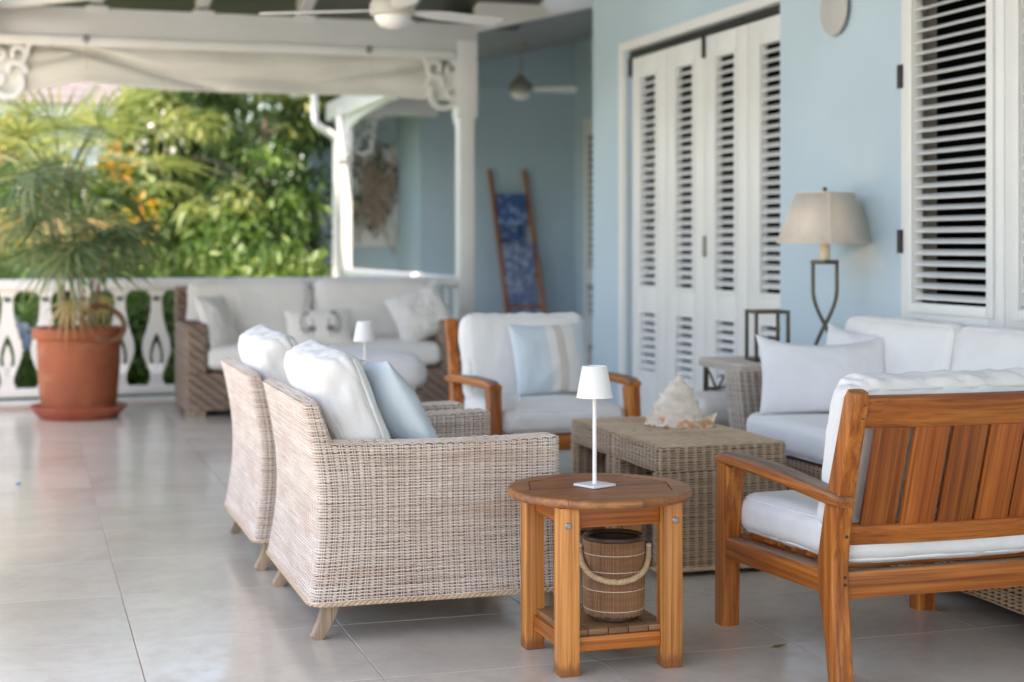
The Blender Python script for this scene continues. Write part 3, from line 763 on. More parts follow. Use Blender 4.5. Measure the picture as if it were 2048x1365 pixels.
def weave_panel(poly, z0, z1, pitch, stake, mat, xf=None, sub=4, amp=0.0034, rn=0.0030, rt=0.0042, twill=False, cap_rows=0, name='weave', jitter=0.0011, seed=1):
    """horizontal strands woven round stakes on the closed loop poly between z0 and z1: outer rows lie over every
    stake pair, the rows between dive behind the pair and come forward halfway to the next"""
    pts, cum, tot, ns = loop2d(poly, stake)
    P2, N2 = resample(pts, cum, tot, ns * sub)
    j = np.arange(ns * sub) / sub
    rg = np.random.RandomState(seed); rt_ = pitch * 0.27
    def row(jj, P, Nm, z, d):
        zz = z + jitter * np.sin(jj * 0.61 + rg.uniform(0, 6)) + rg.uniform(-0.0004, 0.0004)
        q = np.concatenate([P + Nm * d[:, None], zz[:, None]], 1)
        return (xf(q) if xf else q), np.concatenate([Nm, np.zeros((len(jj), 1))], 1)
    if twill:
        R_ = [row(j, P2, N2, z, amp * np.cos(np.pi * (j / 2 + i / 2.0))) for i, z in enumerate(np.arange(z0, z1, pitch))]
        return strands([r[0] for r in R_], [r[1] for r in R_], rn, rt, name, mat)
    c = np.cos(2 * np.pi * j)
    R_ = [row(j, P2, N2, z, (0.45 + 0.3 * c) * amp + rg.uniform(-0.0003, 0.0003)) for z in np.arange(z0, z1, pitch)]
    for k in range(cap_rows):                                             # top rows roll over, scalloped between the stakes
        r0 = row(j, P2, N2, z1 - pitch * 0.3 + 0.0022 * k, np.full(len(j), -0.0075 * (k + 1))); r0[0][:, 2] += 0.0045 * np.abs(np.sin(np.pi * j)); R_.append(r0)
    me = strands([r[0] for r in R_], [r[1] for r in R_], rn, rt_, name, mat)
    # the rows between surface only halfway between two stake pairs
    jj = np.array([0.30, 0.41, 0.5, 0.59, 0.70]); dd = np.array([-0.0085, -0.001, 0.0012, -0.001, -0.0085]) * (amp / 0.0034)
    m_ = ns * 20; PF, NF = resample(pts, cum, tot, m_); A = []; B_ = []
    idx = (np.arange(ns)[:, None] * 20 + np.round(jj * 20).astype(int)[None, :]) % m_
    for z in np.arange(z0 + pitch / 2, z1 - pitch * 0.3, pitch):
        zz = z + rg.uniform(-0.0006, 0.0006, (ns, 1)) + 0 * jj[None, :]
        q = np.concatenate([PF[idx] + NF[idx] * (dd[None, :, None] + rg.uniform(-0.0012, 0.0006, (ns, 1, 1))), zz[..., None]], 2)
        if xf: q = xf(q.reshape(-1, 3)).reshape(q.shape)
        A.append(q); B_.append(np.concatenate([NF[idx], np.zeros((ns, 5, 1))], 2))
    me2 = strands(np.concatenate(A), np.concatenate(B_), rn, rt_, name, mat, closed=False)
    bm = bmesh.new(); bm.from_mesh(me); bm.from_mesh(me2); bm.to_mesh(me); bm.free(); bpy.data.meshes.remove(me2)
    me.shade_smooth(); return me
def core_panel(poly, z0, z1, inset, mat, xf=None, nz=10, top=True, bottom=True, name='core'):
    pts, cum, tot, ns = loop2d(poly, 0.03)
    P2, N2 = resample(pts, cum, tot, max(24, int(tot / 0.02)))
    k = len(P2); Vv = []
    for i in range(nz + 1):
        z = z0 + (z1 - z0) * i / nz
        q = np.concatenate([P2 - N2 * inset, np.full((k, 1), z)], 1)
        Vv.append(xf(q) if xf else q)
    mb = MB(); mb.v = [tuple(v) for r_ in Vv for v in r_]
    for i in range(nz):
        for a in range(k): mb.f.append((i*k + a, i*k + (a+1) % k, (i+1)*k + (a+1) % k, (i+1)*k + a))
    if top: mb.f.append(tuple(nz * k + a for a in range(k)))
    if bottom: mb.f.append(tuple(range(k - 1, -1, -1)))
    return mb.mesh(name, mat)
def stakes(poly, z0, z1, spacing, mat, xf=None, nz=8, pair=0.0034, r=0.0023, off=-0.0012, name='stake'):
    pts, cum, tot, ns = loop2d(poly, spacing)
    P2, N2 = resample(pts, cum, tot, ns); t2 = np.stack([-N2[:, 1], N2[:, 0]], 1)
    zs = np.linspace(z0, z1, nz); rows = []; nrm = []
    for sgn in (-1, 1):
        for k in range(ns):
            p = P2[k] + t2[k] * pair * sgn + N2[k] * off
            q = np.stack([np.full(nz, p[0]), np.full(nz, p[1]), zs], 1)
            if xf: q = xf(q)
            rows.append(q); nrm.append(np.tile([N2[k, 0], N2[k, 1], 0], (nz, 1)))
    return strands(rows, nrm, r, r, name, mat, closed=False)
def twisted(path, r, rs, pitch, mat, name='rim', n=2, closed=False, m=5):
    """rope of n strands wound round a path (array k,3)"""
    P = np.asarray(path, float); d = np.linalg.norm(np.diff(P, axis=0), axis=1); cum = np.concatenate([[0], np.cumsum(d)]); L = cum[-1]
    k = max(8, int(L / pitch * 9)); s = np.linspace(0, L, k)
    Q = np.stack([np.interp(s, cum, P[:, i]) for i in range(3)], 1)
    t = np.gradient(Q, axis=0); t /= np.linalg.norm(t, axis=1, keepdims=True) + 1e-9
    up = np.tile([0.1, 0.05, 1.0], (k, 1)); a = np.cross(t, up); a /= np.linalg.norm(a, axis=1, keepdims=True) + 1e-9; b = np.cross(a, t)
    rows = []; nr = []
    for i in range(n):
        ph = 2 * np.pi * (s / pitch + i / n)
        o = a * np.cos(ph)[:, None] + b * np.sin(ph)[:, None]
        rows.append(Q + o * r); nr.append(o)
    return strands(rows, nr, rs, rs * 1.25, name, mat, closed=False, m=m)

# ------------------------------------------------------------------ cushions and pillows
def fbm(p, o=4):
    s = 0; a = 1.0; f = 1.0
    for _ in range(o): s += a * noise.noise(p * f); a *= 0.5; f *= 2.05
    return s
def cushion_me(sx, sy, sz, mat, r=0.05, puff=0.02, seed=0, wr=0.004, name='cushion', n=26, side_puff=0.008, axis=2, folds=0.0):
    """soft box; puff bulges the two faces across 'axis'"""
    mb = MB(); half = Vector((sx/2, sy/2, sz/2)); off = Vector((seed * 3.1, seed * 1.7, seed * 2.3)); vid = {}
    big = [i for i in range(3) if i != axis]
    def pt(u):
        p = Vector((u[0]*half.x, u[1]*half.y, u[2]*half.z))
        q = Vector([max(-half[i]+r, min(half[i]-r, p[i])) for i in range(3)]); d = p - q
        # spread the corner samples evenly round the rounding
        p2 = q + (d.normalized() * r if d.length > 1e-9 else d)
        a, b = big
        fa = 1 - min(1, abs(u[a])) ** 2.4; fb = 1 - min(1, abs(u[b])) ** 2.4
        p2[axis] += puff * (1 if u[axis] > 0 else -1) * fa * fb * (abs(u[axis]) ** 2)
        for i in big:
            o2 = [k for k in big if k != i][0]
            if abs(u[i]) > 0.97: p2[i] += side_puff * (1 if u[i] > 0 else -1) * (1 - u[axis] ** 2) * (1 - 0.4 * u[o2] ** 4)
        nrm = p2.normalized()
        w = fbm(Vector((p2.x * 7, p2.y * 7, p2.z * 7)) + off, 3) * wr
        edge = max(abs(u[big[0]]), abs(u[big[1]]))
        w += noise.noise(Vector((p2.x * 34, p2.y * 34, p2.z * 8)) + off) * wr * 0.6 * edge ** 6
        if folds:
            k_ = max(0, u[2] * 0.6 + 0.5) if axis != 2 else edge ** 2
            w += folds * k_ * (abs(noise.noise(Vector((p2.x * 16 + p2.y * 12 + p2.z * 7, p2.y * 4 - p2.x * 3, p2.z * 3)) + off)) - 0.15)
        return p2 + nrm * w
    def warp(t):   # denser samples near the edges
        return math.copysign(1 - (1 - abs(t)) ** 1.6, t)
    fs = []
    for ax in range(3):
        for sg in (-1, 1):
            o1, o2 = [(1, 2), (2, 0), (0, 1)][ax]
            ids = []
            for i in range(n + 1):
                row = []
                for j in range(n + 1):
                    u = [0, 0, 0]; u[ax] = sg; u[o1] = warp(-1 + 2*i/n); u[o2] = warp(-1 + 2*j/n)
                    key = tuple(round(c, 5) for c in u)
                    if key not in vid: vid[key] = len(mb.v); mb.v.append(tuple(pt(u)))
                    row.append(vid[key])
                ids.append(row)
            for i in range(n):
                for j in range(n):
                    q = (ids[i][j], ids[i+1][j], ids[i+1][j+1], ids[i][j+1]); mb.f.append(q if sg > 0 else q[::-1])
    return mb.mesh(name, mat, angle=80)
def piping_me(sx, sy, sz, r, axis, mat, lift=0.0, name='piping', rad=0.0045):
    mb = MB(); dims = [sx, sy, sz]; a, b = [i for i in range(3) if i != axis]
    for sg in (-1, 1):
        path = []
        w, h = dims[a]/2 - r * 0.27, dims[b]/2 - r * 0.27; rc = r * 1.0; c = dims[axis]/2 - r * 0.27
        for cx, cy, a0 in ((w-rc, h-rc, 0), (-w+rc, h-rc, 90), (-w+rc, -h+rc, 180), (w-rc, -h+rc, 270)):
            for k in range(6):
                t = R(a0 + 90*k/5); p = [0, 0, 0]; p[a] = cx + rc*math.cos(t); p[b] = cy + rc*math.sin(t); p[axis] = sg * (c + lift); path.append(tuple(p))
        upv = [0, 0, 0]; upv[axis] = 1
        mb.tube(path, rad, 6, closed=True, up=upv)
    return mb.mesh(name, mat)
def pillow_pt(u, v, s, w, h, t, seed, wr=0.006, sag=0.0):
    e = 0.07
    x = w/2 * u * (1 - e * (1 - v*v)); y = h/2 * v * (1 - e * (1 - u*u))
    th = t/2 * (max(0, (1 - abs(u) ** 2.6)) * max(0, (1 - abs(v) ** 2.6))) ** 0.55
    k = 1 - max(abs(u), abs(v)) ** 8
    off = Vector((seed * 2.7, seed, s * 4.0))
    wz = fbm(Vector((x * 9, y * 9, 0)) + off, 3) * wr * k + noise.noise(Vector((x * 30, y * 12, 0)) + off) * wr * 0.4 * k
    y2 = y - sag * (1 - u * u) * max(0, v) ** 2
    return Vector((x, y2, s * th + wz + 0.05 * t * math.sin(3 * u + seed)))
def pillow_me(w, h, t, mat, seed=0, wr=0.006, sag=0.0, n=30, name='pillow'):
    mb = MB(); vid = {}; ids = {}
    def W(t_): return math.copysign(1 - (1 - abs(t_)) ** 1.5, t_)
    for s in (1, -1):
        for i in range(n + 1):
            for j in range(n + 1):
                edge = i in (0, n) or j in (0, n); key = (i, j, 0 if edge else s)
                if key not in vid: vid[key] = len(mb.v); mb.v.append(tuple(pillow_pt(W(-1+2*i/n), W(-1+2*j/n), s, w, h, t, seed, wr, sag)))
                ids[(i, j, s)] = vid[key]
        for i in range(n):
            for j in range(n):
                q = (ids[(i,j,s)], ids[(i+1,j,s)], ids[(i+1,j+1,s)], ids[(i,j+1,s)]); mb.f.append(q if s > 0 else q[::-1])
    return mb.mesh(name, mat, angle=80)
def rot_face(yaw, tilt):
    """pillow built in XY facing +Z -> stand it up facing -Y, lean it back by tilt, then yaw"""
    return (Matrix.Rotation(R(yaw), 4, 'Z') @ Matrix.Rotation(R(90 - tilt), 4, 'X')).to_euler()

# ------------------------------------------------------------------ wicker armchair
def wicker_chair(label, loc):
    t = thing('wicker_armchair', label, 'armchair', loc, 0, 'whitewashed wicker armchairs')
    body = [(-0.385,-0.42,0.03),(0.385,-0.42,0.03),(0.385,-0.34,0.03),(-0.315,-0.34,0.02),(-0.315,0.34,0.02),(0.385,0.34,0.03),(0.385,0.42,0.03),(-0.385,0.42,0.03)]
    back = [(-0.385,-0.42,0.03),(-0.32,-0.42,0.022),(-0.32,0.42,0.022),(-0.385,0.42,0.03)]
    def xf(q):
        q = q.copy(); z = q[:, 2]; bk = np.clip((-0.10 - q[:, 0]) / 0.22, 0, 1)
        lean = np.where(z > 0.42, -0.052 * ((z - 0.42) / 0.31) ** 1.6, 0) + np.where(z < 0.36, -0.030 * ((0.36 - z) / 0.25) ** 1.6, 0)
        inner = np.clip((q[:, 0] + 0.35) / 0.03, 0, 1) * bk
        q[:, 0] += lean * bk - 0.022 * inner * np.clip((z - 0.58) / 0.15, 0, 1)
        fl_ = 1 + 0.075 * np.clip((0.38 - z) / 0.27, 0, 1) ** 1.7 + 0.012 * np.clip((z - 0.42) / 0.2, 0, 1)
        q[:, 1] *= fl_
        # belly line of the arms: a little lower in the middle
        q[:, 2] += -0.006 * np.clip((z - 0.5) / 0.1, 0, 1) * (1 - bk) * (1 - (q[:, 0] / 0.39) ** 2)
        return q
    w = put('weave', weave_panel(body, 0.124, 0.592, 0.0090, 0.0345, wick, xf, cap_rows=5), t); w['kind'] = 'stuff'
    w2 = put('back_weave', weave_panel(back, 0.592, 0.722, 0.0090, 0.0345, wick, xf, cap_rows=4, seed=4, name='back_weave'), t); w2['kind'] = 'stuff'
    s_ = put('stakes', stakes(body, 0.118, 0.594, 0.0345, wick, xf), t); s_['kind'] = 'stuff'
    s_ = put('back_stakes', stakes(back, 0.58, 0.722, 0.0345, wick, xf, name='back_stakes'), t); s_['kind'] = 'stuff'
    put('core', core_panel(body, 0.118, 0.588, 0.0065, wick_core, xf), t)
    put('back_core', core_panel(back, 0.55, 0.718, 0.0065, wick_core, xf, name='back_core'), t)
    # braided bottom rim on the outer outline
    outl = [(-0.385,-0.42,0.05),(0.385,-0.42,0.03),(0.385,0.42,0.03),(-0.385,0.42,0.05)]
    pts, cum, tot, ns = loop2d(outl, 0.03); P2, N2 = resample(pts, cum, tot, 200)
    q = xf(np.concatenate([P2 + N2 * 0.003, np.full((200, 1), 0.116)], 1)); q = np.vstack([q, q[:1]])
    put('rim', twisted(q, 0.0036, 0.0042, 0.036, wick_t), t)
    # scalloped top edge: folded stakes wrapping over the arms
    bx('seat_deck', -0.31, 0.375, -0.335, 0.335, 0.20, 0.29, wick_core, t)
    put('front_panel', weave_panel([(0.345,-0.338,0.01),(0.38,-0.338,0.01),(0.38,0.338,0.01),(0.345,0.338,0.01)], 0.124, 0.30, 0.0090, 0.0345, wick, seed=9, name='front_panel'), t)
    for sx_, sy_ in ((-1,-1),(-1,1),(1,-1),(1,1)):
        mb = MB(); xb, yb = 0.335 * sx_, 0.375 * sy_; path = []; secs = []
        for k in range(8):
            u = k / 7; dz = 0.175 * (1 - u)
            path.append((xb + 0.055 * sx_ * u ** 2.2, yb + 0.012 * sy_ * u ** 2, dz)); wdt = 0.060 - 0.022 * u; secs.append(rr(wdt, wdt * 0.95, 0.006, 2))
        mb.sweep(path, secs, up=(0, 1, 0)); put('leg', mb.mesh('leg', drift), t)
    sc = put('seat_cushion', cushion_me(0.66, 0.655, 0.15, fab_white, 0.05, 0.012, 3), t, (0.045, 0, 0.366))
    bc = put('back_cushion', cushion_me(0.15, 0.665, 0.45, fab_white, 0.05, 0.035, 5, 0.011, axis=0, n=40, folds=0.014), t, (-0.243, 0, 0.638), (0, R(-21), R(0)))
    put('piping', piping_me(0.145, 0.665, 0.44, 0.045, 0, fab_white), bc)
    return t
ch1 = wicker_chair('whitewashed wicker armchair beside the round teak table, blue pillow on its seat', (1.235, 5.11, 0))
ch2 = copy_tree(ch1, None, (1.215, 6.175, 0), 0, 'whitewashed wicker armchair without a blue pillow, beyond its pillowed twin')
pm = pillow_me(0.46, 0.46, 0.13, fab_stripe, 4, 0.007)
def striped(label, loc, yaw, tilt):
    o = put('striped_pillow', pm, None, loc, rot_face(yaw, tilt)); return tag(o, label, 'pillow', 'blue striped pillows')
striped('blue and tan striped pillow leaning in the wicker armchair', (1.165, 5.02, 0.635), 96, 30)

# ------------------------------------------------------------------ wicker cube tables
def cube_table(label, loc, group):
    t = thing('wicker_cube_table', label, 'table', loc, 0, group)
    X, Y = 0.255, 0.236
    topp = [(-X,-Y,0.02),(X,-Y,0.02),(X,Y,0.02),(-X,Y,0.02)]
    w = put('top_band', weave_panel(topp, 0.384, 0.468, 0.0085, 0.034, wick_t, cap_rows=1, name='top_band'), t); w['kind'] = 'stuff'
    put('top_core', core_panel(topp, 0.378, 0.4675, 0.006, wick_core, name='top_core', nz=2), t)
    # flat woven top
    rows = []; nr = []; k = int(2 * X / 0.0075); xs = np.linspace(-X + 0.006, X - 0.006, k)
    for i, yv in enumerate(np.arange(-Y + 0.008, Y - 0.004, 0.0088)):
        j = (xs + X) / 0.034
        rows.append(np.stack([xs, np.full(k, yv) + 0.0006*np.sin(j*0.7+i), 0.4705 + 0.0028*np.cos(np.pi*(j+i))], 1)); nr.append(np.tile([0, 0, 1.0], (k, 1)))
    w = put('top_weave', strands(rows, nr, 0.003, 0.0045, 'top_weave', wick_t, closed=False), t); w['kind'] = 'stuff'
    for sg in (-1, 1):
        y0, y1 = (-Y, -Y + 0.06) if sg < 0 else (Y - 0.06, Y)
        pn = [(-X,y0,0.014),(X,y0,0.014),(X,y1,0.014),(-X,y1,0.014)]
        w = put('side_panel', weave_panel(pn, 0.032, 0.380, 0.0085, 0.034, wick_t, seed=3+sg, name='side_panel'), t); w['kind'] = 'stuff'
        put('panel_core', core_panel(pn, 0.026, 0.38, 0.006, wick_core, name='panel_core', nz=2), t)
        q = np.array([(-X, y0, 0.026), (X, y0, 0.026), (X, y1, 0.026), (-X, y1, 0.026), (-X, y0, 0.026)])
        put('rim', twisted(q, 0.0045, 0.005, 0.04, wick_t), t)
        for xf_ in (-0.21, 0.21): put('foot', MB().lathe([(0.014, 0.0), (0.016, 0.028)], 12, (xf_, (y0+y1)/2, 0)).mesh('foot', dark_cane), t)
    bx('lower_shelf', -X + 0.01, X - 0.01, -Y + 0.062, Y - 0.062, 0.035, 0.055, wick_core, t)
    return t
tb = cube_table('honey wicker cube table tucked behind the round teak table', (2.43, 5.445, 0), 'wicker cube tables')
copy_tree(tb, None, (2.43, 5.925, 0), 0, 'honey wicker cube table that carries the big sea shell')

# ------------------------------------------------------------------ helmet shell
def shell():
    mb = MB(); nu, nv = 120, 56; rows = []
    H_ = 0.205
    for j in range(nv + 1):
        v = j / nv
        prof = (0.112 * (1 - v ** 1.2) ** 0.8 if v < 0.74 else 0.112 * (1 - 0.74 ** 1.2) ** 0.8 * (1 - (v - 0.74) / 0.26) ** 1.25) + 0.0025
        whorl = 0.5 + 0.5 * math.cos(2 * math.pi * (v * 4.2))
        row = []
        for i in range(nu):
            a = 2 * math.pi * i / nu
            sp = v * 4.2 + a / (2 * math.pi)                     # the whorl climbs as it turns
            ridge = max(0, math.cos(2 * math.pi * sp)) ** 4
            knob = max(0, math.cos(a * 6 + v * 7)) ** 3
            r = prof * (1 + 0.05 * math.cos(2 * math.pi * sp)) + 0.012 * ridge * knob * (0.6 + (1 - v) * 0.4)
            flare = 0.016 * max(0, 1 - v / 0.12) ** 1.6
            r += flare
            x = r * 1.05 * math.cos(a); y = r * 0.74 * math.sin(a); z = H_ * (v ** 0.94) + 0.006 * ridge * knob
            z *= 1 - 0.0 * v
            if v < 0.14: z += 0.003 * math.sin(a * 9) * (1 - v / 0.14)
            # horn of the lip at one end of the base
            hx = math.exp(-((a if a < math.pi else a - 2*math.pi) / 0.24) ** 2) * max(0, 1 - v / 0.2)
            x += 0.004 * hx; z += 0.055 * hx * hx
            row.append((x, y, max(0.0, z)))
        rows.append(row)
    for row in rows: mb.v += row
    for j in range(nv):
        for i in range(nu):
            mb.f.append((j*nu+i, j*nu+(i+1) % nu, (j+1)*nu+(i+1) % nu, (j+1)*nu+i))
    mb.f.append(tuple(range(nu-1, -1, -1))); mb.f.append(tuple(nv*nu+i for i in range(nu)))
    return mb.mesh('sea_shell', shell_m, angle=75)
sh = put('sea_shell', shell(), None, (2.50, 5.80, 0.475), (0, R(2), R(-20)))
tag(sh, 'large white spiny sea shell with orange spots on the wicker table', 'shell')

# ------------------------------------------------------------------ round teak side table
def side_table(label, loc):
    t = thing('round_side_table', label, 'table', loc, 0, 'round teak side tables')
    zt, th, ro, ri = 0.497, 0.027, 0.269, 0.205
    # rim segments: outer arc, inner octagon edge
    for k in range(8):
        a0, a1 = 45 * k + 22.5 - 22.5 + 6, 45 * k + 45 + 6; g_ = 0.12
        poly = [(ro*math.cos(R(a0+g_+(a1-a0-2*g_)*i/10)), ro*math.sin(R(a0+g_+(a1-a0-2*g_)*i/10))) for i in range(11)]
        rc = ri / math.cos(R(22.5)) ; poly += [((rc)*math.cos(R(a1-g_)), (rc)*math.sin(R(a1-g_))), (rc*math.cos(R(a0+g_)), rc*math.sin(R(a0+g_)))]
        mb = MB(); mb.prism(poly, zt - th, zt); me = mb.mesh('rim_board', teak_rim)
        bm = bmesh.new(); bm.from_mesh(me)
        es = [e for e in bm.edges if abs(e.verts[0].co.z - e.verts[1].co.z) < 1e-5 and all((v.co.x**2 + v.co.y**2) ** 0.5 > ro - 0.002 for v in e.verts)]
        bmesh.ops.bevel(bm, geom=es, offset=0.011, segments=4, profile=0.5, affect='EDGES'); bm.to_mesh(me); bm.free()
        me.shade_smooth(); me.set_sharp_from_angle(angle=R(35)); put('rim_board', me, t)
    # boards clipped to the octagon
    rc = ri / math.cos(R(22.5)) - 0.002; octo = [(rc*math.cos(R(45*k+6)), rc*math.sin(R(45*k+6))) for k in range(8)]
    def clip(poly, y0, y1):
        for sgn, lim in ((1, y0), (-1, y1)):
            out = []
            for i in range(len(poly)):
                p, q = poly[i-1], poly[i]; fp, fq = sgn*(p[1]-lim), sgn*(q[1]-lim)
                if (fp >= 0) != (fq >= 0):
                    s = fp / (fp - fq); out.append((p[0]+(q[0]-p[0])*s, p[1]+(q[1]-p[1])*s))
                if fq >= 0: out.append(q)
            poly = out
        return poly
    nb = 6; wb = 2 * rc / nb
    for k in range(nb):
        po = clip(octo, -rc + wb*k + 0.0018, -rc + wb*(k+1) - 0.0018)
        if len(po) > 2: put('top_board', MB().prism(po, zt - th + 0.002, zt - 0.0015).mesh('top_board', teak_table, 0.0012, 1), t)
    L = 0.155
    for sx_ in (-1, 1):
        for sy_ in (-1, 1):
            lg = put('leg', box_me('leg', 0.058, 0.058, 0.468, teak_leg, 0.0045), t, (L*sx_, L*sy_, 0.2345))
            put('bolt', MB().lathe([(0.0095, 0), (0.0095, 0.002), (0.007, 0.0038), (0.0015, 0.0038)], 14).mesh('bolt', steel), lg, (0.006*sx_, 0.0288*sy_, 0.185), (R(-90*sy_), 0, 0))
    for s in (-1, 1):
        put('apron', box_me('apron', 2*L - 0.06, 0.022, 0.062, teak[0], 0.002), t, (0, (L - 0.012)*s, 0.438))
        put('apron', box_me('apron', 0.022, 2*L - 0.06, 0.062, teak[1], 0.002), t, ((L - 0.012)*s, 0, 0.438))
        put('stretcher', box_me('stretcher', 2*L - 0.06, 0.022, 0.042, teak[0], 0.002), t, (0, (L - 0.005)*s, 0.082))
        put('stretcher', box_me('stretcher', 0.022, 2*L - 0.06, 0.042, teak[1], 0.002), t, ((L - 0.005)*s, 0, 0.082))
    for k in range(5):
        put('shelf_board', box_me('shelf_board', 0.058, 2*L - 0.002, 0.017, shelf_wood, 0.0018), t, (-0.1215 + 0.06075*k, 0, 0.1125))
    return t
st1 = side_table('round teak side table with a slatted shelf holding a reed bucket', (1.60, 4.28, 0))
st2 = copy_tree(st1, None, (1.50, 7.12, 0), 10, 'round teak side table standing behind the wicker armchairs')

# ------------------------------------------------------------------ cordless table lamps
def table_lamp(label, loc, rz):
    t = thing('table_lamp', label, 'lamp', loc, rz, 'white cordless table lamps')
    put('base', box_me('base', 0.088, 0.088, 0.007, lamp_white, 0.002, base=True), t)
    put('stem', MB().lathe([(0.0075, 0.007), (0.0062, 0.014), (0.0058, 0.28)], 16).mesh('stem', lamp_white), t)
    put('shade', MB().lathe([(0.0535, 0.258), (0.0365, 0.348), (0.035, 0.3495), (0.0335, 0.347), (0.0515, 0.2585)], 48, cap0=False, cap1=False).mesh('shade', lamp_white), t)
    put('diffuser', MB().lathe([(0.0345, 0.3435), (0.0345, 0.3455)], 32).mesh('diffuser', lamp_white), t)
    put('shade_holder', MB().lathe([(0.012, 0.27), (0.012, 0.33), (0.0345, 0.3434)], 24).mesh('shade_holder', lamp_white), t)
    return t
lp1 = table_lamp('small white cordless lamp on the round table above the reed bucket', (1.587, 4.285, 0.497), 22)
copy_tree(lp1, None, (1.50, 7.10, 0.497), 40, 'small white cordless lamp behind the wicker armchairs, before the far sofa')

# ------------------------------------------------------------------ reed bucket
bk = thing('reed_bucket', 'brown reed bucket with a rope handle on the shelf of the round table', 'bucket', (1.628, 4.235, 0.1214), 0)
mb = MB(); nre = 104; Rb = 0.0865
for k in range(nre):
    a = 2*math.pi*k/nre; r_ = Rb + rnd.uniform(-0.0012, 0.0012); q = 0.0026 + rnd.uniform(-0.0002, 0.0003)
    bot, top_ = 0.016 + rnd.uniform(0, 0.004), 0.232
    mb.tube([(r_*0.965*math.cos(a), r_*0.965*math.sin(a), bot), (r_*math.cos(a), r_*math.sin(a), 0.12), (r_*math.cos(a), r_*math.sin(a), top_)], q, 5, up=(1, 0.3, 0))
o = put('reeds', mb.mesh('reeds', reed_m), bk); o['kind'] = 'stuff'
put('liner', MB().lathe([(0.078, 0.012), (0.083, 0.12), (0.083, 0.232), (0.0805, 0.232), (0.0805, 0.12), (0.076, 0.02)], 48, cap0=True, cap1=True).mesh('liner', dark_cane), bk)
mb = MB(); mb.tube([(0.083*math.cos(2*math.pi*k/40), 0.083*math.sin(2*math.pi*k/40), 0.2345) for k in range(40)], 0.0085, 8, closed=True); put('rim', mb.mesh('rim', dark_cane), bk)
put('foot_ring', MB().lathe([(0.062, 0), (0.066, 0.004), (0.066, 0.016), (0.05, 0.016)], 40).mesh('foot_ring', dark_cane), bk)
for z in (0.034, 0.092, 0.146, 0.193):
    mb = MB(); rz_ = Rb * (0.965 + 0.035 * min(1, z / 0.12)) + 0.0028
    mb.tube([(rz_*math.cos(2*math.pi*k/56), rz_*math.sin(2*math.pi*k/56), z + 0.0003*math.sin(k*1.9)) for k in range(56)], 0.0012, 5, closed=True); put('stitching', mb.mesh('stitching', thread_m), bk)
hp = []
for k in range(25):
    u = -1 + 2*k/24; a = R(-107.3 + 0 + 88*u); hp.append((0.1*math.cos(a), 0.1*math.sin(a), 0.205 - 0.082*(1 - u*u)**0.75 ))
put('rope_handle', twisted(np.array(hp), 0.0045, 0.0048, 0.034, rope_m, 'rope_handle', 3), bk)
for e in (hp[0], hp[-1]): put('handle_knot', MB().lathe([(0.002, -0.013), (0.0085, -0.009), (0.0085, 0.009), (0.002, 0.013)], 12).mesh('handle_knot', thread_m), bk, e)
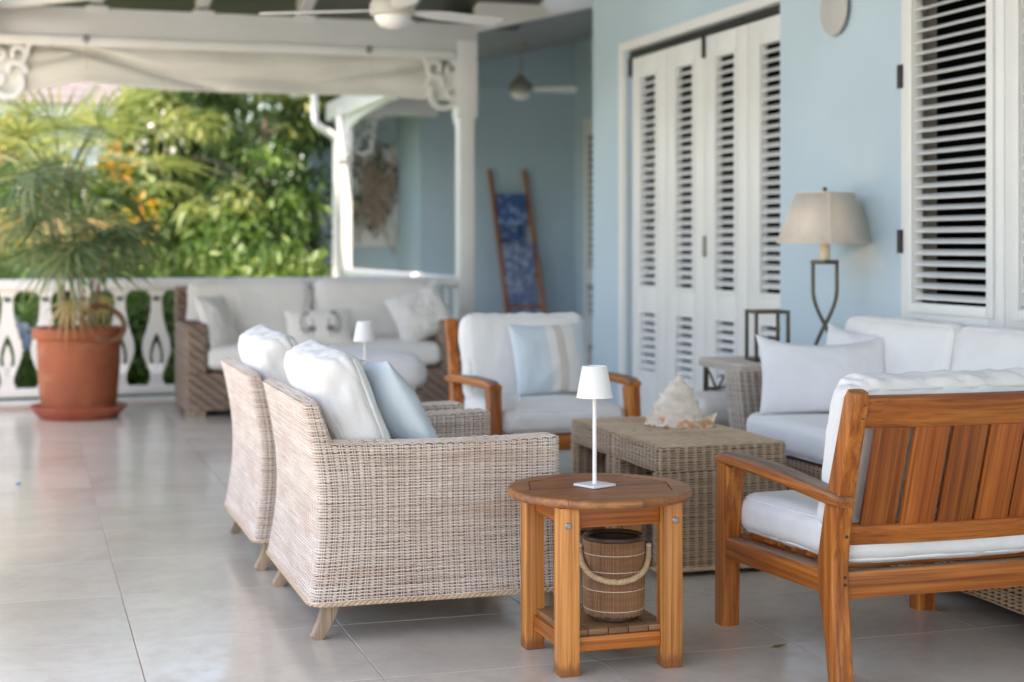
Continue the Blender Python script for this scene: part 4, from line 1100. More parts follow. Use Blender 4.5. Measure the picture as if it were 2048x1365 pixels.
# ------------------------------------------------------------------ teak lounge chairs (built facing +Y)
def teak_chair(label, loc, rz):
    t = thing('teak_armchair', label, 'armchair', loc, rz, 'teak armchairs with white cushions')
    W = 0.352
    for s in (-1, 1):
        # rear leg and back post in one bent piece
        mb = MB(); P = [(s*W, -0.355, 0), (s*W, -0.335, 0.12), (s*W, -0.312, 0.25), (s*W, -0.308, 0.33), (s*W, -0.335, 0.46), (s*W, -0.39, 0.64), (s*W, -0.437, 0.785), (s*W, -0.444, 0.808)]
        D = [0.058, 0.062, 0.082, 0.085, 0.072, 0.058, 0.052, 0.040]
        secs = [rr(0.052, d, 0.006 if i < 7 else 0.014, 3) for i, d in enumerate(D)]
        mb.sweep(P, secs, up=(0, 1, 0)); put('back_post', mb.mesh('back_post', teak[2]), t)
        # front leg, leaning slightly and thickening into the arm
        mb = MB(); P = [(s*W, 0.372, 0), (s*W, 0.368, 0.2), (s*W, 0.362, 0.34), (s*W, 0.352, 0.44), (s*W, 0.338, 0.515)]
        D = [0.060, 0.066, 0.072, 0.080, 0.096]
        mb.sweep(P, [rr(0.060, d, 0.006, 3) for d in D], up=(0, 1, 0)); put('front_leg', mb.mesh('front_leg', teak[2]), t)
        # arm
        mb = MB(); P = []; secs = []
        for k in range(13):
            u = k / 12; y = 0.388 - u * 0.793
            z = 0.533 - 0.028 * max(0, (u - 0.35) / 0.65) ** 1.5 - 0.010 * max(0, 1 - u / 0.12) ** 2
            bow = 0.018 * math.sin(math.pi * min(1, u * 1.05)); wd = 0.066 + 0.014 * math.sin(math.pi * u) - 0.012 * u
            P.append((s*(W + 0.001 + bow * 0.6 + 0.033 * max(0, u - 0.6) ), y, z)); h = 0.038 if k not in (0, 12) else 0.026
            secs.append(rr(wd, h, 0.010, 3))
        mb.sweep(P, secs); put('arm', mb.mesh('arm', teak_top[1]), t)
        # side seat rail with ledge
        mb = MB(); mb.sweep([(s*W, 0.345, 0.248), (s*W, -0.29, 0.272)], rr(0.046, 0.066, 0.005, 2)); put('side_rail', mb.mesh('side_rail', teak_top[1]), t)
        mb = MB(); mb.sweep([(s*(W - 0.045), 0.33, 0.235), (s*(W - 0.045), -0.28, 0.262)], rr(0.03, 0.07, 0.003, 2)); put('ledger', mb.mesh('ledger', teak[1]), t)
    put('front_rail', box_me('front_rail', 2*W - 0.062, 0.03, 0.07, teak[0], 0.004), t, (0, 0.36, 0.25))
    put('rear_rail', box_me('rear_rail', 2*W - 0.054, 0.034, 0.076, teak_top[0], 0.004), t, (0, -0.318, 0.265))
    for k in range(7): put('seat_slat', box_me('seat_slat', 2*W - 0.125, 0.062, 0.016, teak[0], 0.002), t, (0, 0.30 - 0.09*k, 0.285 + 0.0035*k))
    def back_y(z): return -0.322 - (z - 0.40) * 0.30
    def rail_(z, h, d, bow, name, m):
        mb = MB(); P = []
        for k in range(11):
            u = -1 + 2*k/10; P.append((u*(W - 0.027), back_y(z) - bow*(1 - u*u), z))
        mb.sweep(P, rr(d, h, 0.007, 3), up=(0, -0.287, 0.958)); put(name, mb.mesh(name, m), t)
    rail_(0.752, 0.088, 0.030, 0.022, 'top_rail', teak_rail); rail_(0.405, 0.058, 0.030, 0.022, 'lower_rail', teak_rail)
    for k in range(5):
        xk = -0.236 + 0.118*k; z0, z1 = 0.43, 0.712
        bo = 0.022*(1 - (xk/(W-0.027))**2)
        zm = (z0 + z1) / 2; Ls = (z1 - z0) * 1.044
        put('back_slat', box_me('back_slat', 0.1065, 0.013, Ls, teak_back, 0.0025), t, (xk, back_y(zm) - bo, zm), (R(16.7), 0, 0))
    for s in (-1, 1):
        for z in (0.775, 0.738, 0.405, 0.292, 0.272):
            yb = np.interp(z, [0.25, 0.33, 0.46, 0.64, 0.8], [-0.355, -0.352, -0.372, -0.42, -0.468])
            put('plug', MB().lathe([(0.0052, 0), (0.0052, 0.0012)], 10).mesh('plug', dark_cane), t, (s*W + 0.012, yb + 0.0008, z), (R(90), 0, 0))
    sc = put('seat_cushion', cushion_me(0.64, 0.69, 0.125, fab_white, 0.045, 0.016, 11 , 0.006, n=34, folds=0.008), t, (0, 0.025, 0.365), (R(-2.0), 0, 0))
    put('piping', piping_me(0.64, 0.69, 0.125, 0.048, 2, fab_white), sc)
    for bx_, by_ in ((-0.15, 0.1), (0.15, 0.1), (-0.15, -0.12), (0.15, -0.12)):
        put('button', MB().lathe([(0.015, -0.004), (0.013, 0.004), (0.006, 0.007), (0.001, 0.0075)], 14, cap1=False).mesh('button', fab_white), sc, (bx_, by_, 0.074))
    b_ = put('back_cushion', cushion_me(0.655, 0.13, 0.455, fab_white, 0.05, 0.024, 17, 0.008, axis=1, n=44, folds=0.022), t, (0, -0.262, 0.612), (R(16), 0, 0))
    put('piping', piping_me(0.655, 0.13, 0.455, 0.048, 1, fab_white), b_)
    return t
tc1 = teak_chair('teak slat back armchair turned away, beside the round side table', (2.475, 4.155, 0), 0)
tc2 = copy_tree(tc1, None, (2.475, 7.46, 0), 180, 'teak armchair facing the wicker tables with a striped pillow on its seat')
o = put('striped_pillow', pillow_me(0.43, 0.38, 0.13, fab_stripe, 6, 0.009), None, (2.555, 7.53, 0.62), rot_face(5, 20)); tag(o, 'blue and tan striped pillow standing on the teak armchair seat', 'pillow', 'blue striped pillows')

# teak footstool by the corner table
fs = thing('teak_footstool', 'low teak footstool with a thick white cushion by the iron table', 'footstool', (3.13, 6.80, 0))
for s in (-1, 1):
    mb = MB(); P = [(0.16*s, -0.2, 0), (0.165*s, -0.205, 0.2), (0.16*s, -0.195, 0.30), (0.158*s, -0.16, 0.345), (0.158*s, 0.0, 0.352), (0.158*s, 0.16, 0.345), (0.16*s, 0.195, 0.30), (0.165*s, 0.205, 0.2), (0.16*s, 0.2, 0)]
    mb.sweep(P, rr(0.045, 0.05, 0.006, 2), up=(1, 0, 0)); put('leg_frame', mb.mesh('leg_frame', ladder_wood), fs)
put('seat_board', box_me('seat_board', 0.27, 0.36, 0.02, ladder_wood, 0.003), fs, (0, 0, 0.335))
put('cushion', cushion_me(0.34, 0.40, 0.13, fab_cream, 0.05, 0.015, 21), fs, (0, 0, 0.42))

# ------------------------------------------------------------------ wicker sofa by the shuttered wall
S = thing('wall_sofa', 'long wicker sofa with white cushions under the louvred shutters', 'sofa', (3.36, 5.0, 0))
by0, by1 = -1.35, 1.27
seat_poly = [(-0.41, by0, 0.02), (0.40, by0, 0.02), (0.40, by1, 0.02), (-0.41, by1, 0.02)]
o = put('base_weave', weave_panel(seat_poly, 0.06, 0.335, 0.012, 0.036, wick_t, name='base_weave'), S); o['kind'] = 'stuff'
put('base_core', core_panel(seat_poly, 0.055, 0.335, 0.006, wick_core, name='base_core', nz=2), S)
arm_p = [(-0.405, 1.12, 0.02), (0.22, 1.12, 0.02), (0.22, 1.265, 0.02), (-0.405, 1.265, 0.02)]
def arm_xf(q):
    q = q.copy(); u = np.clip((q[:, 2] - 0.33) / 0.33, 0, 1); q[:, 0] -= 0.03 * u; q[:, 1] += 0.02 * u; return q
o = put('arm_weave', weave_panel(arm_p, 0.337, 0.652, 0.0085, 0.034, wick_w, arm_xf, cap_rows=6, name='arm_weave'), S); o['kind'] = 'stuff'
put('arm_core', core_panel(arm_p, 0.336, 0.65, 0.006, wick_core, arm_xf, name='arm_core', nz=3), S)
bp = [(0.33, by0, 0.01), (0.40, by0, 0.01), (0.40, by1, 0.01), (0.33, by1, 0.01)]
o = put('back_weave', weave_panel(bp, 0.337, 0.70, 0.016, 0.05, wick_t, name='back_weave'), S); o['kind'] = 'stuff'
put('back_core', core_panel(bp, 0.336, 0.70, 0.006, wick_core, name='back_core', nz=2), S)
for x_ in (-0.36, 0.35):
    for y_ in (-1.3, 1.2): put('foot', box_me('foot', 0.05, 0.05, 0.06, drift, 0.004), S, (x_, y_, 0.03))
for k in range(3):
    c = put('seat_cushion', cushion_me(0.70, 0.80, 0.145, fab_white, 0.04, 0.008, 31 + k), S, (-0.065, 0.705 - 0.815*k, 0.412))
    put('piping', piping_me(0.70, 0.80, 0.145, 0.043, 2, fab_white), c)
for k in range(3):
    c = put('back_cushion', cushion_me(0.17, 0.88, 0.40, fab_white, 0.045, 0.022, 41 + k, 0.006, axis=0, folds=0.008), S, (0.215, 0.845 - 0.89*k, 0.675), (0, R(10), 0))
    put('piping', piping_me(0.17, 0.88, 0.40, 0.043, 0, fab_white), c)
o = put('cotton_pillow', pillow_me(0.56, 0.36, 0.17, fab_cool, 7, 0.010, 0.05), None, (3.23, 5.93, 0.655), rot_face(-20, 24))
tag(o, 'cool white cotton pillow leaning on the arm of the wall sofa', 'pillow')
o = put('cotton_pillow', pillow_me(0.42, 0.40, 0.13, fab_cool, 12, 0.010, 0.03), None, (3.45, 6.0, 0.665), rot_face(-62, 20))
tag(o, 'small white pillow wedged against the sofa back cushion', 'pillow')

# ------------------------------------------------------------------ iron corner table, lamp, lantern frame
I = thing('iron_side_table', 'iron side table with bleached woven top in the corner behind the sofa', 'table', (3.475, 6.74, 0))
tp = [(-0.285, -0.40, 0.02), (0.285, -0.40, 0.02), (0.285, 0.40, 0.02), (-0.285, 0.40, 0.02)]
o = put('top_band', weave_panel(tp, 0.606, 0.638, 0.0085, 0.034, wick_w, cap_rows=1, name='top_band'), I); o['kind'] = 'stuff'
put('top_core', core_panel(tp, 0.60, 0.637, 0.004, wick_w, name='top_core', nz=1), I)
rows = []; nr = []; ys = np.linspace(-0.395, 0.395, 110)
for i, xv in enumerate(np.arange(-0.276, 0.278, 0.0088)):
    j = ys / 0.034; rows.append(np.stack([np.full(110, xv), ys, 0.6395 + 0.0026*np.cos(np.pi*(j+i))], 1)); nr.append(np.tile([0, 0, 1.0], (110, 1)))
o = put('top_weave', strands(rows, nr, 0.003, 0.0045, 'top_weave', wick_w, closed=False), I); o['kind'] = 'stuff'
for sx_ in (-1, 1):
    for sy_ in (-1, 1): put('leg', box_me('leg', 0.022, 0.022, 0.60, bronze, 0.003), I, (0.255*sx_, 0.37*sy_, 0.30))
    mb = MB()
    mb.tube([(0.255*sx_, -0.36, 0.49), (0.255*sx_, 0.36, 0.49)], 0.007, 8)
    mb.tube([(0.255*sx_, 0.36 - 0.72*k/16, 0.545 + 0.045*math.cos(2*math.pi*k/5.33)) for k in range(17)], 0.006, 7, up=(1, 0, 0))
    put('scrollwork', mb.mesh('scrollwork', bronze), I)
for sy_ in (-1, 1):
    mb = MB(); mb.tube([(-0.25, 0.37*sy_, 0.49), (0.25, 0.37*sy_, 0.49)], 0.007, 8); put('crossbar', mb.mesh('crossbar', bronze), I)

Lp = thing('floor_style_lamp', 'tall bronze table lamp with a pyramid parchment shade by the blue wall', 'lamp', (3.60, 6.60, 0.6435), 0)
Lp.name = 'bronze_table_lamp'
put('base', MB().lathe([(0.085, 0), (0.085, 0.008), (0.06, 0.012), (0.002, 0.012)], 32, cap1=False).mesh('base', bronze), Lp)
for s in (-1, 1):
    mb = MB(); P = []
    for k in range(15):
        u = k / 14; z = 0.01 + 0.455*u
        x = 0.055 * s * math.cos(math.pi * min(1, u * 1.35)) if u < 0.74 else -0.055*s
        P.append((x * 0.90, -x * 0.45, z))
    mb.tube(P, 0.0095, 8, up=(0, 1, 0)); put('stem', mb.mesh('stem', bronze), Lp)
put('collar', MB().lathe([(0.075, 0.465), (0.075, 0.485), (0.002, 0.485)], 6).mesh('collar', bronze, 0.003), Lp)
put('candle_sleeve', MB().lathe([(0.024, 0.486), (0.024, 0.60)], 20).mesh('candle_sleeve', candle), Lp)
mb = MB(); b0, t0, z0, z1 = 0.158, 0.095, 0.565, 0.80
for k in range(4):
    a0, a1 = R(45 + 90*k), R(135 + 90*k); q = math.sqrt(2)
    A = [(b0*q*math.cos(a0), b0*q*math.sin(a0), z0), (b0*q*math.cos(a1), b0*q*math.sin(a1), z0), (t0*q*math.cos(a1), t0*q*math.sin(a1), z1), (t0*q*math.cos(a0), t0*q*math.sin(a0), z1)]
    fm = MB(); fm.add(A, [(0, 1, 2, 3)]); o = put('shade_panel', fm.mesh('shade_panel', shade_m), Lp, (0, 0, 0), (0, 0, R(23.4)))
    m_ = o.modifiers.new('thick', 'SOLIDIFY'); m_.thickness = 0.003
    mb.tube([A[0], A[3]], 0.004, 6); mb.tube([A[0], A[1]], 0.0035, 6); mb.tube([A[2], A[3]], 0.0035, 6)
put('shade_wire', mb.mesh('shade_wire', shade_m), Lp, (0, 0, 0), (0, 0, R(23.4)))
put('finial', MB().lathe([(0.003, 0.60), (0.003, 0.805), (0.010, 0.812), (0.011, 0.822), (0.002, 0.83)], 12).mesh('finial', bronze), Lp)

bulb = bpy.data.lights.new('bulb', 'POINT'); bulb.energy = 0.16; bulb.color = (1.0, 0.62, 0.34); bulb.shadow_soft_size = 0.03
bo = bpy.data.objects.new('bulb', bulb); COL.objects.link(bo); bo.parent = Lp; bo.location = (-0.02, 0, 0.69)

Ln = thing('iron_lantern_frame', 'open square iron lantern frame holding a stone candle on the corner table', 'lantern', (3.40, 6.80, 0.6435), -9)
for sx_ in (-1, 1):
    for sy_ in (-1, 1): put('upright', box_me('upright', 0.016, 0.016, 0.245, bronze, 0.002, base=True), Ln, (0.078*sx_, 0.078*sy_, 0))
for z in (0.236, 0.008):
    for s in (-1, 1):
        put('bar', box_me('bar', 0.14, 0.015, 0.015, bronze, 0.002), Ln, (0, 0.078*s, z)); put('bar', box_me('bar', 0.015, 0.14, 0.015, bronze, 0.002), Ln, (0.078*s, 0, z))
put('tray', box_me('tray', 0.14, 0.14, 0.006, bronze), Ln, (0, 0, 0.012))
put('candle', MB().lathe([(0.034, 0.016), (0.034, 0.095), (0.03, 0.10), (0.004, 0.098)], 20).mesh('candle', plate_clay), Ln)

# ------------------------------------------------------------------ far sofa before the balustrade
F_ = thing('garden_sofa', 'grey brown twill wicker sofa with pale linen cushions before the balustrade', 'sofa', (2.06, 11.45, 0))
def twill(name, poly, z0, z1, xf=None, m=wick_s):
    o = put(name, weave_panel(poly, z0, z1, 0.017, 0.022, m, xf, sub=3, amp=0.010, rn=0.0035, rt=0.0095, twill=True, name=name, jitter=0), F_); o['kind'] = 'stuff'
    put(name.replace('weave', 'core'), core_panel(poly, z0 - 0.008, z1 + 0.004, 0.007, wick_core, xf, name='core', nz=2), F_)
twill('base_weave', [(-0.985, -0.42, 0.02), (0.985, -0.42, 0.02), (0.985, 0.42, 0.02), (-0.985, 0.42, 0.02)], 0.055, 0.30)
for s in (-1, 1):
    x0, x1 = sorted((s*0.985, s*0.855))
    twill('arm_weave', [(x0, -0.42, 0.02), (x1, -0.42, 0.02), (x1, 0.42, 0.02), (x0, 0.42, 0.02)], 0.312, 0.645)
def bxf(q):
    q = q.copy(); q[:, 1] += 0.05 * np.clip((q[:, 2] - 0.3) / 0.6, 0, 1); return q
twill('back_weave', [(-0.985, 0.32, 0.02), (0.985, 0.32, 0.02), (0.985, 0.415, 0.02), (-0.985, 0.415, 0.02)], 0.655, 0.885, bxf)
for x_ in (-0.92, 0.92):
    for y_ in (-0.36, 0.36): put('foot', box_me('foot', 0.13, 0.1, 0.05, drift, 0.004), F_, (x_, y_, 0.025))
for s in (-1, 1):
    put('seat_cushion', cushion_me(0.845, 0.72, 0.165, fab_sofa, 0.055, 0.022, 51 + s), F_, (0.424*s, -0.05, 0.402))
    put('back_cushion', cushion_me(0.89, 0.20, 0.47, fab_sofa, 0.07, 0.03, 57 + s, 0.016, axis=1), F_, (0.462*s, 0.215, 0.70), (R(-13), 0, R(1.2*s)))
o = put('linen_pillow', pillow_me(0.40, 0.40, 0.13, fab_sofa, 15, 0.012), None, (1.315, 11.26, 0.655), rot_face(52, 22)); tag(o, 'crumpled linen pillow against the left arm of the far sofa', 'pillow')
o = put('fluffy_pillow', pillow_me(0.44, 0.42, 0.18, fab_fluffy, 16, 0.02), None, (2.80, 11.27, 0.69), (rot_face(-16, 24).to_matrix() @ Matrix.Rotation(R(24), 3, 'Z')).to_euler()); tag(o, 'fluffy white pillow tipped in the corner of the far sofa', 'pillow')
# printed pillow
PW, PH, PT = 0.50, 0.29, 0.13
cp = thing('printed_pillow', 'pale lumbar pillow printed with a grey crab motif on the far sofa', 'pillow', (2.03, 11.19, 0.60)); cp.rotation_euler = rot_face(2, 22)
put('cover', pillow_me(PW, PH, PT, fab_sofa, 19, 0.004), cp)
def printed(path, w):
    """ink stroke lying on the pillow face; path in metres"""
    mb = MB(); pts = []
    for x, y in path:
        u, v = x / (PW/2), y / (PH/2); p = pillow_pt(u, v, 1, PW, PH, PT, 19, 0.004); pts.append((p.x, p.y, p.z + 0.0012))
    mb.sweep(pts, [(-w, -0.0004), (w, -0.0004), (w, 0.0006), (-w, 0.0006)], up=(0, 0, 1)); return mb
ink = MB()
for s in (-1, 1):
    def arc(cx, cy, rx, ry, a0, a1, n=9): return [(s*(cx + rx*math.cos(R(a0 + (a1-a0)*i/n))), cy + ry*math.sin(R(a0 + (a1-a0)*i/n))) for i in range(n + 1)]
    strokes = [(arc(0.088, 0.02, 0.034, 0.062, -95, 120), 0.0055), (arc(0.070, 0.03, 0.030, 0.048, -60, 95), 0.004), (arc(0.083, 0.082, 0.016, 0.012, 0, 250), 0.004),
               (arc(0.058, -0.022, 0.024, 0.016, 0, 360), 0.006), (arc(0.058, -0.022, 0.010, 0.006, 0, 360), 0.006),
               ([(s*0.060, -0.035), (s*0.052, -0.055), (s*0.058, -0.075)], 0.0035), ([(s*0.072, -0.034), (s*0.085, -0.052), (s*0.080, -0.072)], 0.0035),
               ([(s*0.078, -0.028), (s*0.105, -0.038), (s*0.115, -0.058)], 0.0035), ([(s*0.08, -0.018), (s*0.11, -0.016), (s*0.132, -0.026)], 0.0035),
               ([(s*0.05, -0.008), (s*0.046, 0.018), (s*0.056, 0.045)], 0.0035)]
    for pth, w in strokes:
        pth = [(a * 1.25, b * 1.25) for a, b in pth]
        k = printed(pth, w); ink.add(k.v, k.f)
o = put('print', ink.mesh('print', print_m), cp); o['kind'] = 'stuff'

Ot = thing('wicker_ottoman', 'square wicker ottoman with plump white cushion in front of the far sofa', 'ottoman', (1.94, 9.35, 0))
op = [(-0.33, -0.31, 0.03), (0.33, -0.31, 0.03), (0.33, 0.31, 0.03), (-0.33, 0.31, 0.03)]
o = put('base_weave', weave_panel(op, 0.05, 0.33, 0.02, 0.04, wick_s, name='base_weave', amp=0.005, rn=0.004), Ot); o['kind'] = 'stuff'
put('base_core', core_panel(op, 0.0, 0.33, 0.006, wick_core, name='base_core', nz=1), Ot)
put('cushion', cushion_me(0.70, 0.66, 0.21, fab_cool, 0.09, 0.03, 61), Ot, (0, 0, 0.435))

# ------------------------------------------------------------------ ladder with draped cloths
La = thing('leaning_ladder', 'dark wooden ladder leaning on the blue recess wall', 'ladder', (5.59, 17.66, 0))
def lad(u): return 0.34 * u            # y drift along the ladder, 0 at the floor
HL = 2.10
def lxw(u): return (0.235 - 0.015 * u)
SK = -0.14                               # the ladder stands a little askew
for s in (-1, 1):
    mb = MB(); mb.sweep([(s*lxw(0) - SK*1.0 + 0.0, 0.0, 0.0), (s*lxw(1) + SK*0.35, lad(1), HL)], rr(0.055, 0.05, 0.016, 3), up=(0, 1, 0)); put('rail', mb.mesh('rail', ladder_wood), La)
def lpos(u): return (-SK*1.0 + (SK*1.35)*u, lad(u), HL*u)
for u in (0.22, 0.40, 0.56, 0.70, 0.85):
    c = lpos(u); mb = MB(); mb.tube([(c[0] - lxw(u), c[1], c[2]), (c[0] + lxw(u), c[1], c[2])], 0.021, 10); put('rung', mb.mesh('rung', ladder_wood), La)
def cloth(label, u, w, front, backl, m, seed):
    c = lpos(u); nx, n1 = 24, 40; Vv = []
    lean = 0.34 / HL
    for j in range(n1 + 1):
        s = -backl + (front + backl) * j / n1
        for i in range(nx + 1):
            q = -0.5 + i / nx
            fold = 0.010 * math.sin(q * 16 + seed) * min(1, abs(s) / 0.15) + 0.004 * math.sin(q * 41 + seed)
            if abs(s) < 0.04:
                a = (s / 0.04) * (math.pi / 2); y = -0.027 * math.sin(a); z = 0.027 * math.cos(a)
            else:
                y = (-0.027 if s > 0 else 0.027); z = -(abs(s) - 0.04)
            yy = c[1] + y + (0 if z > 0 else (lean * z * (0.55 if s > 0 else 0.35))) + (fold if s < 0 else -abs(fold))
            Vv.append((c[0] + q * w * (1 + 0.03*math.sin(s*5 + seed)) + 0.03 * (-z) * 0.9, yy - 0.012 * (1 if s > 0 else -1), c[2] + z))
    F = [(j*(nx+1)+i, j*(nx+1)+i+1, (j+1)*(nx+1)+i+1, (j+1)*(nx+1)+i) for j in range(n1) for i in range(nx)]
    o = put('draped_cloth', npmesh('draped_cloth', [(a + 5.59, b + 17.66, z) for a, b, z in Vv], F, m), None)
    md = o.modifiers.new('thick', 'SOLIDIFY'); md.thickness = 0.004
    return tag(o, label, 'cloth', 'indigo cloths on the ladder')
cloth('indigo printed cloth hung over the upper ladder rung', 0.85, 0.36, 0.40, 0.62, indigo, 1.0)
cloth('grey blue patterned cloth hung over the lower ladder rung', 0.56, 0.385, 0.95, 0.5, indigo2, 2.4)

# ------------------------------------------------------------------ wreath on a white board
Wt = thing('wall_wreath', 'twig and leaf wreath on a white board hung in the set back corner', 'wreath', (4.20, 19.27, 1.85))
put('board', box_me('board', 0.60, 0.03, 1.25, white, 0.005), Wt, (0.04, 0, -0.05))
mb = MB(); rg = random.Random(3)
for k in range(110):
    a = rg.uniform(0, 6.28); L_ = rg.uniform(0.15, 0.42); cx, cz = rg.gauss(0, 0.12), rg.gauss(-0.05, 0.22); d = rg.uniform(-0.6, 0.6) + 1.57
    P = [(cx + (u - 0.5)*L_*math.cos(d) + 0.05*math.sin(u*4 + a), -0.04 - 0.10*math.sin(math.pi*u) - rg.uniform(0, 0.03), cz + (u - 0.5)*L_*math.sin(d)) for u in (0, .25, .5, .75, 1)]
    mb.tube(P, 0.009, 5)
o = put('twigs', mb.mesh('twigs', twig_m), Wt); o['kind'] = 'stuff'
# ------------------------------------------------------------------ foliage
def leaves(n, blobs, size, mat, seed, droop=0.4, width=0.32, shell=0.55, name='crown', fold=0.25, up=0.0, sizevar=0.4):
    """n bent leaf blades spread through ellipsoid blobs [(cx,cy,cz,rx,ry,rz,weight)]"""
    rg = np.random.RandomState(seed); B_ = np.array([b[:6] for b in blobs]); w = np.array([b[6] if len(b) > 6 else b[3]*b[4]*b[5] for b in blobs]); w = w / w.sum()
    k = rg.choice(len(B_), n, p=w); d = rg.normal(size=(n, 3)); d /= np.linalg.norm(d, axis=1, keepdims=True)
    r = shell + (1 - shell) * rg.rand(n); r = np.where(rg.rand(n) < 0.25, rg.rand(n), r)
    C = B_[k, :3] + d * r[:, None] * B_[k, 3:6]
    t = rg.normal(size=(n, 3)) * 0.8 + d * 0.6; t[:, 2] += up - droop; t /= np.linalg.norm(t, axis=1, keepdims=True)
    nr = np.cross(t, rg.normal(size=(n, 3))); nr[:, 2] = np.abs(nr[:, 2]) + 0.4; sd = np.cross(t, nr); sd /= np.linalg.norm(sd, axis=1, keepdims=True) + 1e-9; nr = np.cross(sd, t)
    L = size * (1 + sizevar * (rg.rand(n) - 0.5) * 2); L = L[:, None]; W = L * width
    a = C; m1 = C + t * L * 0.45; tip = C + t * L; tip[:, 2] -= (L * 0.22 * droop)[:, 0]
    Vv = np.stack([a, m1 + sd * W * 0.5 + nr * W * fold, tip, m1 - sd * W * 0.5 + nr * W * fold, m1], 1).reshape(-1, 3)
    i = np.arange(n)[:, None] * 5
    F = np.concatenate([i + np.array([[0, 4, 1]]), i + np.array([[4, 2, 1]]), i + np.array([[0, 3, 4]]), i + np.array([[4, 3, 2]])], 0)
    return npmesh(name, Vv, F, mat)
def trunk_me(paths, mat, name='trunk'):
    mb = MB()
    for P, r0, r1 in paths: mb.tube(P, [r0 + (r1 - r0)*k/(len(P)-1) for k in range(len(P))], 9)
    return mb.mesh(name, mat)
def branchy(h, spread, seed, r0=0.09, n=7, base=-0.3):
    rg = random.Random(seed); out = [([(0, 0, base), (0.05, 0.03, h*0.3), (-0.04, 0.05, h*0.6), (0.03, 0, h)], r0, r0*0.4)]
    for k in range(n):
        a = rg.uniform(0, 6.28); z = h * rg.uniform(0.35, 0.9); L = spread * rg.uniform(0.5, 1)
        out.append(([(0, 0, z), (math.cos(a)*L*0.5, math.sin(a)*L*0.5, z + L*0.35), (math.cos(a)*L, math.sin(a)*L, z + L*0.5)], r0*0.35, r0*0.08))
    return out
def tree(name, label, loc, blobs, n, size, mat, seed, h, spread, extra=(), group='trees beyond the balustrade', cat='tree', **kw):
    t = thing(name, label, cat, loc, 0, group)
    put('trunk', trunk_me(branchy(h, spread, seed), bark), t)
    put('crown', leaves(n, blobs, size, mat, seed, **kw), t)
    for (nm, n2, bl2, sz2, mt2, kw2) in extra: put(nm, leaves(n2, bl2, sz2, mt2, seed + 50, name=nm, **kw2), t)
    return t
# big drooping tree in the middle of the opening
rb_ = random.Random(4)
lump = [(rb_.uniform(-0.75, 0.6), rb_.uniform(-0.35, 0.45), rb_.uniform(0.7, 3.7), rb_.uniform(0.22, 0.42), rb_.uniform(0.22, 0.4), rb_.uniform(0.18, 0.34)) for _ in range(34)]
lime = [(-0.55, -0.5, 3.25, 0.35, 0.25, 0.20), (0.05, -0.55, 3.15, 0.30, 0.25, 0.16), (0.45, -0.5, 3.0, 0.30, 0.25, 0.22), (-0.7, -0.45, 2.6, 0.22, 0.2, 0.2), (0.35, -0.5, 2.6, 0.25, 0.2, 0.12), (-0.35, -0.5, 1.75, 0.25, 0.2, 0.15), (-0.8, -0.4, 1.55, 0.25, 0.2, 0.2)]  # lighter clusters: sunlight on the tips put into the leaf colour
tree('leafy_tree', 'dense dark leafy tree with lime tips coloured as sunlit beyond the sofa', (2.75, 18.9, 0), lump, 8000, 0.13, lf_dark, 11, 2.8, 0.9,
     [('sun_tinted_leaves', 1500, lime, 0.15, lf_lime, dict(droop=0.9, width=0.26)),
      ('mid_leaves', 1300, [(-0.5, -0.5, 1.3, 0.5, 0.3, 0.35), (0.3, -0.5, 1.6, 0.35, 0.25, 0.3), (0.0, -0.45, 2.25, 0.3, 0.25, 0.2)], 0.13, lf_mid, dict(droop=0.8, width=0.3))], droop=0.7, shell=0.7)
tree('leafy_tree', 'loose yellow green tree draping beside the tiled cottage roof', (1.55, 19.6, 0),
     [(0, 0, 2.75, 0.5, 0.6, 0.65), (0.25, 0.1, 3.2, 0.5, 0.6, 0.4), (-0.3, 0, 2.2, 0.35, 0.5, 0.6), (0.1, 0, 1.7, 0.6, 0.5, 0.6)], 4600, 0.16, lf_lime, 12, 2.9, 0.7,
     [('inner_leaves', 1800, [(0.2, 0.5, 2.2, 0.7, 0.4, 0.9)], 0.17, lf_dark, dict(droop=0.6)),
      ('white_flecks', 90, [(0.0, -0.45, 2.55, 0.35, 0.2, 0.3)], 0.07, fleck_white, dict(width=0.8))], droop=0.9, width=0.27)
tree('leafy_tree', 'deep green tree behind the far veranda post', (3.0, 21.5, 0),
     [(0, 0, 2.4, 1.2, 0.8, 1.9), (-1.0, 0.3, 2.2, 1.0, 0.8, 1.6), (0.6, 0.2, 1.2, 0.8, 0.6, 1.0)], 7000, 0.19, lf_dark, 13, 3.2, 1.2, droop=0.6)
tree('leafy_tree', 'dark leafy tree standing left of the cottage', (-0.6, 21.5, 0),
     [(0, 0, 1.5, 1.1, 0.8, 1.5), (0.8, 0.2, 1.0, 0.9, 0.6, 1.0)], 5000, 0.19, lf_dark, 14, 2.6, 1.0, [('mid_leaves', 1500, [(0.4, -0.7, 1.4, 0.9, 0.3, 0.9)], 0.17, lf_mid, dict(droop=0.5))], droop=0.6)
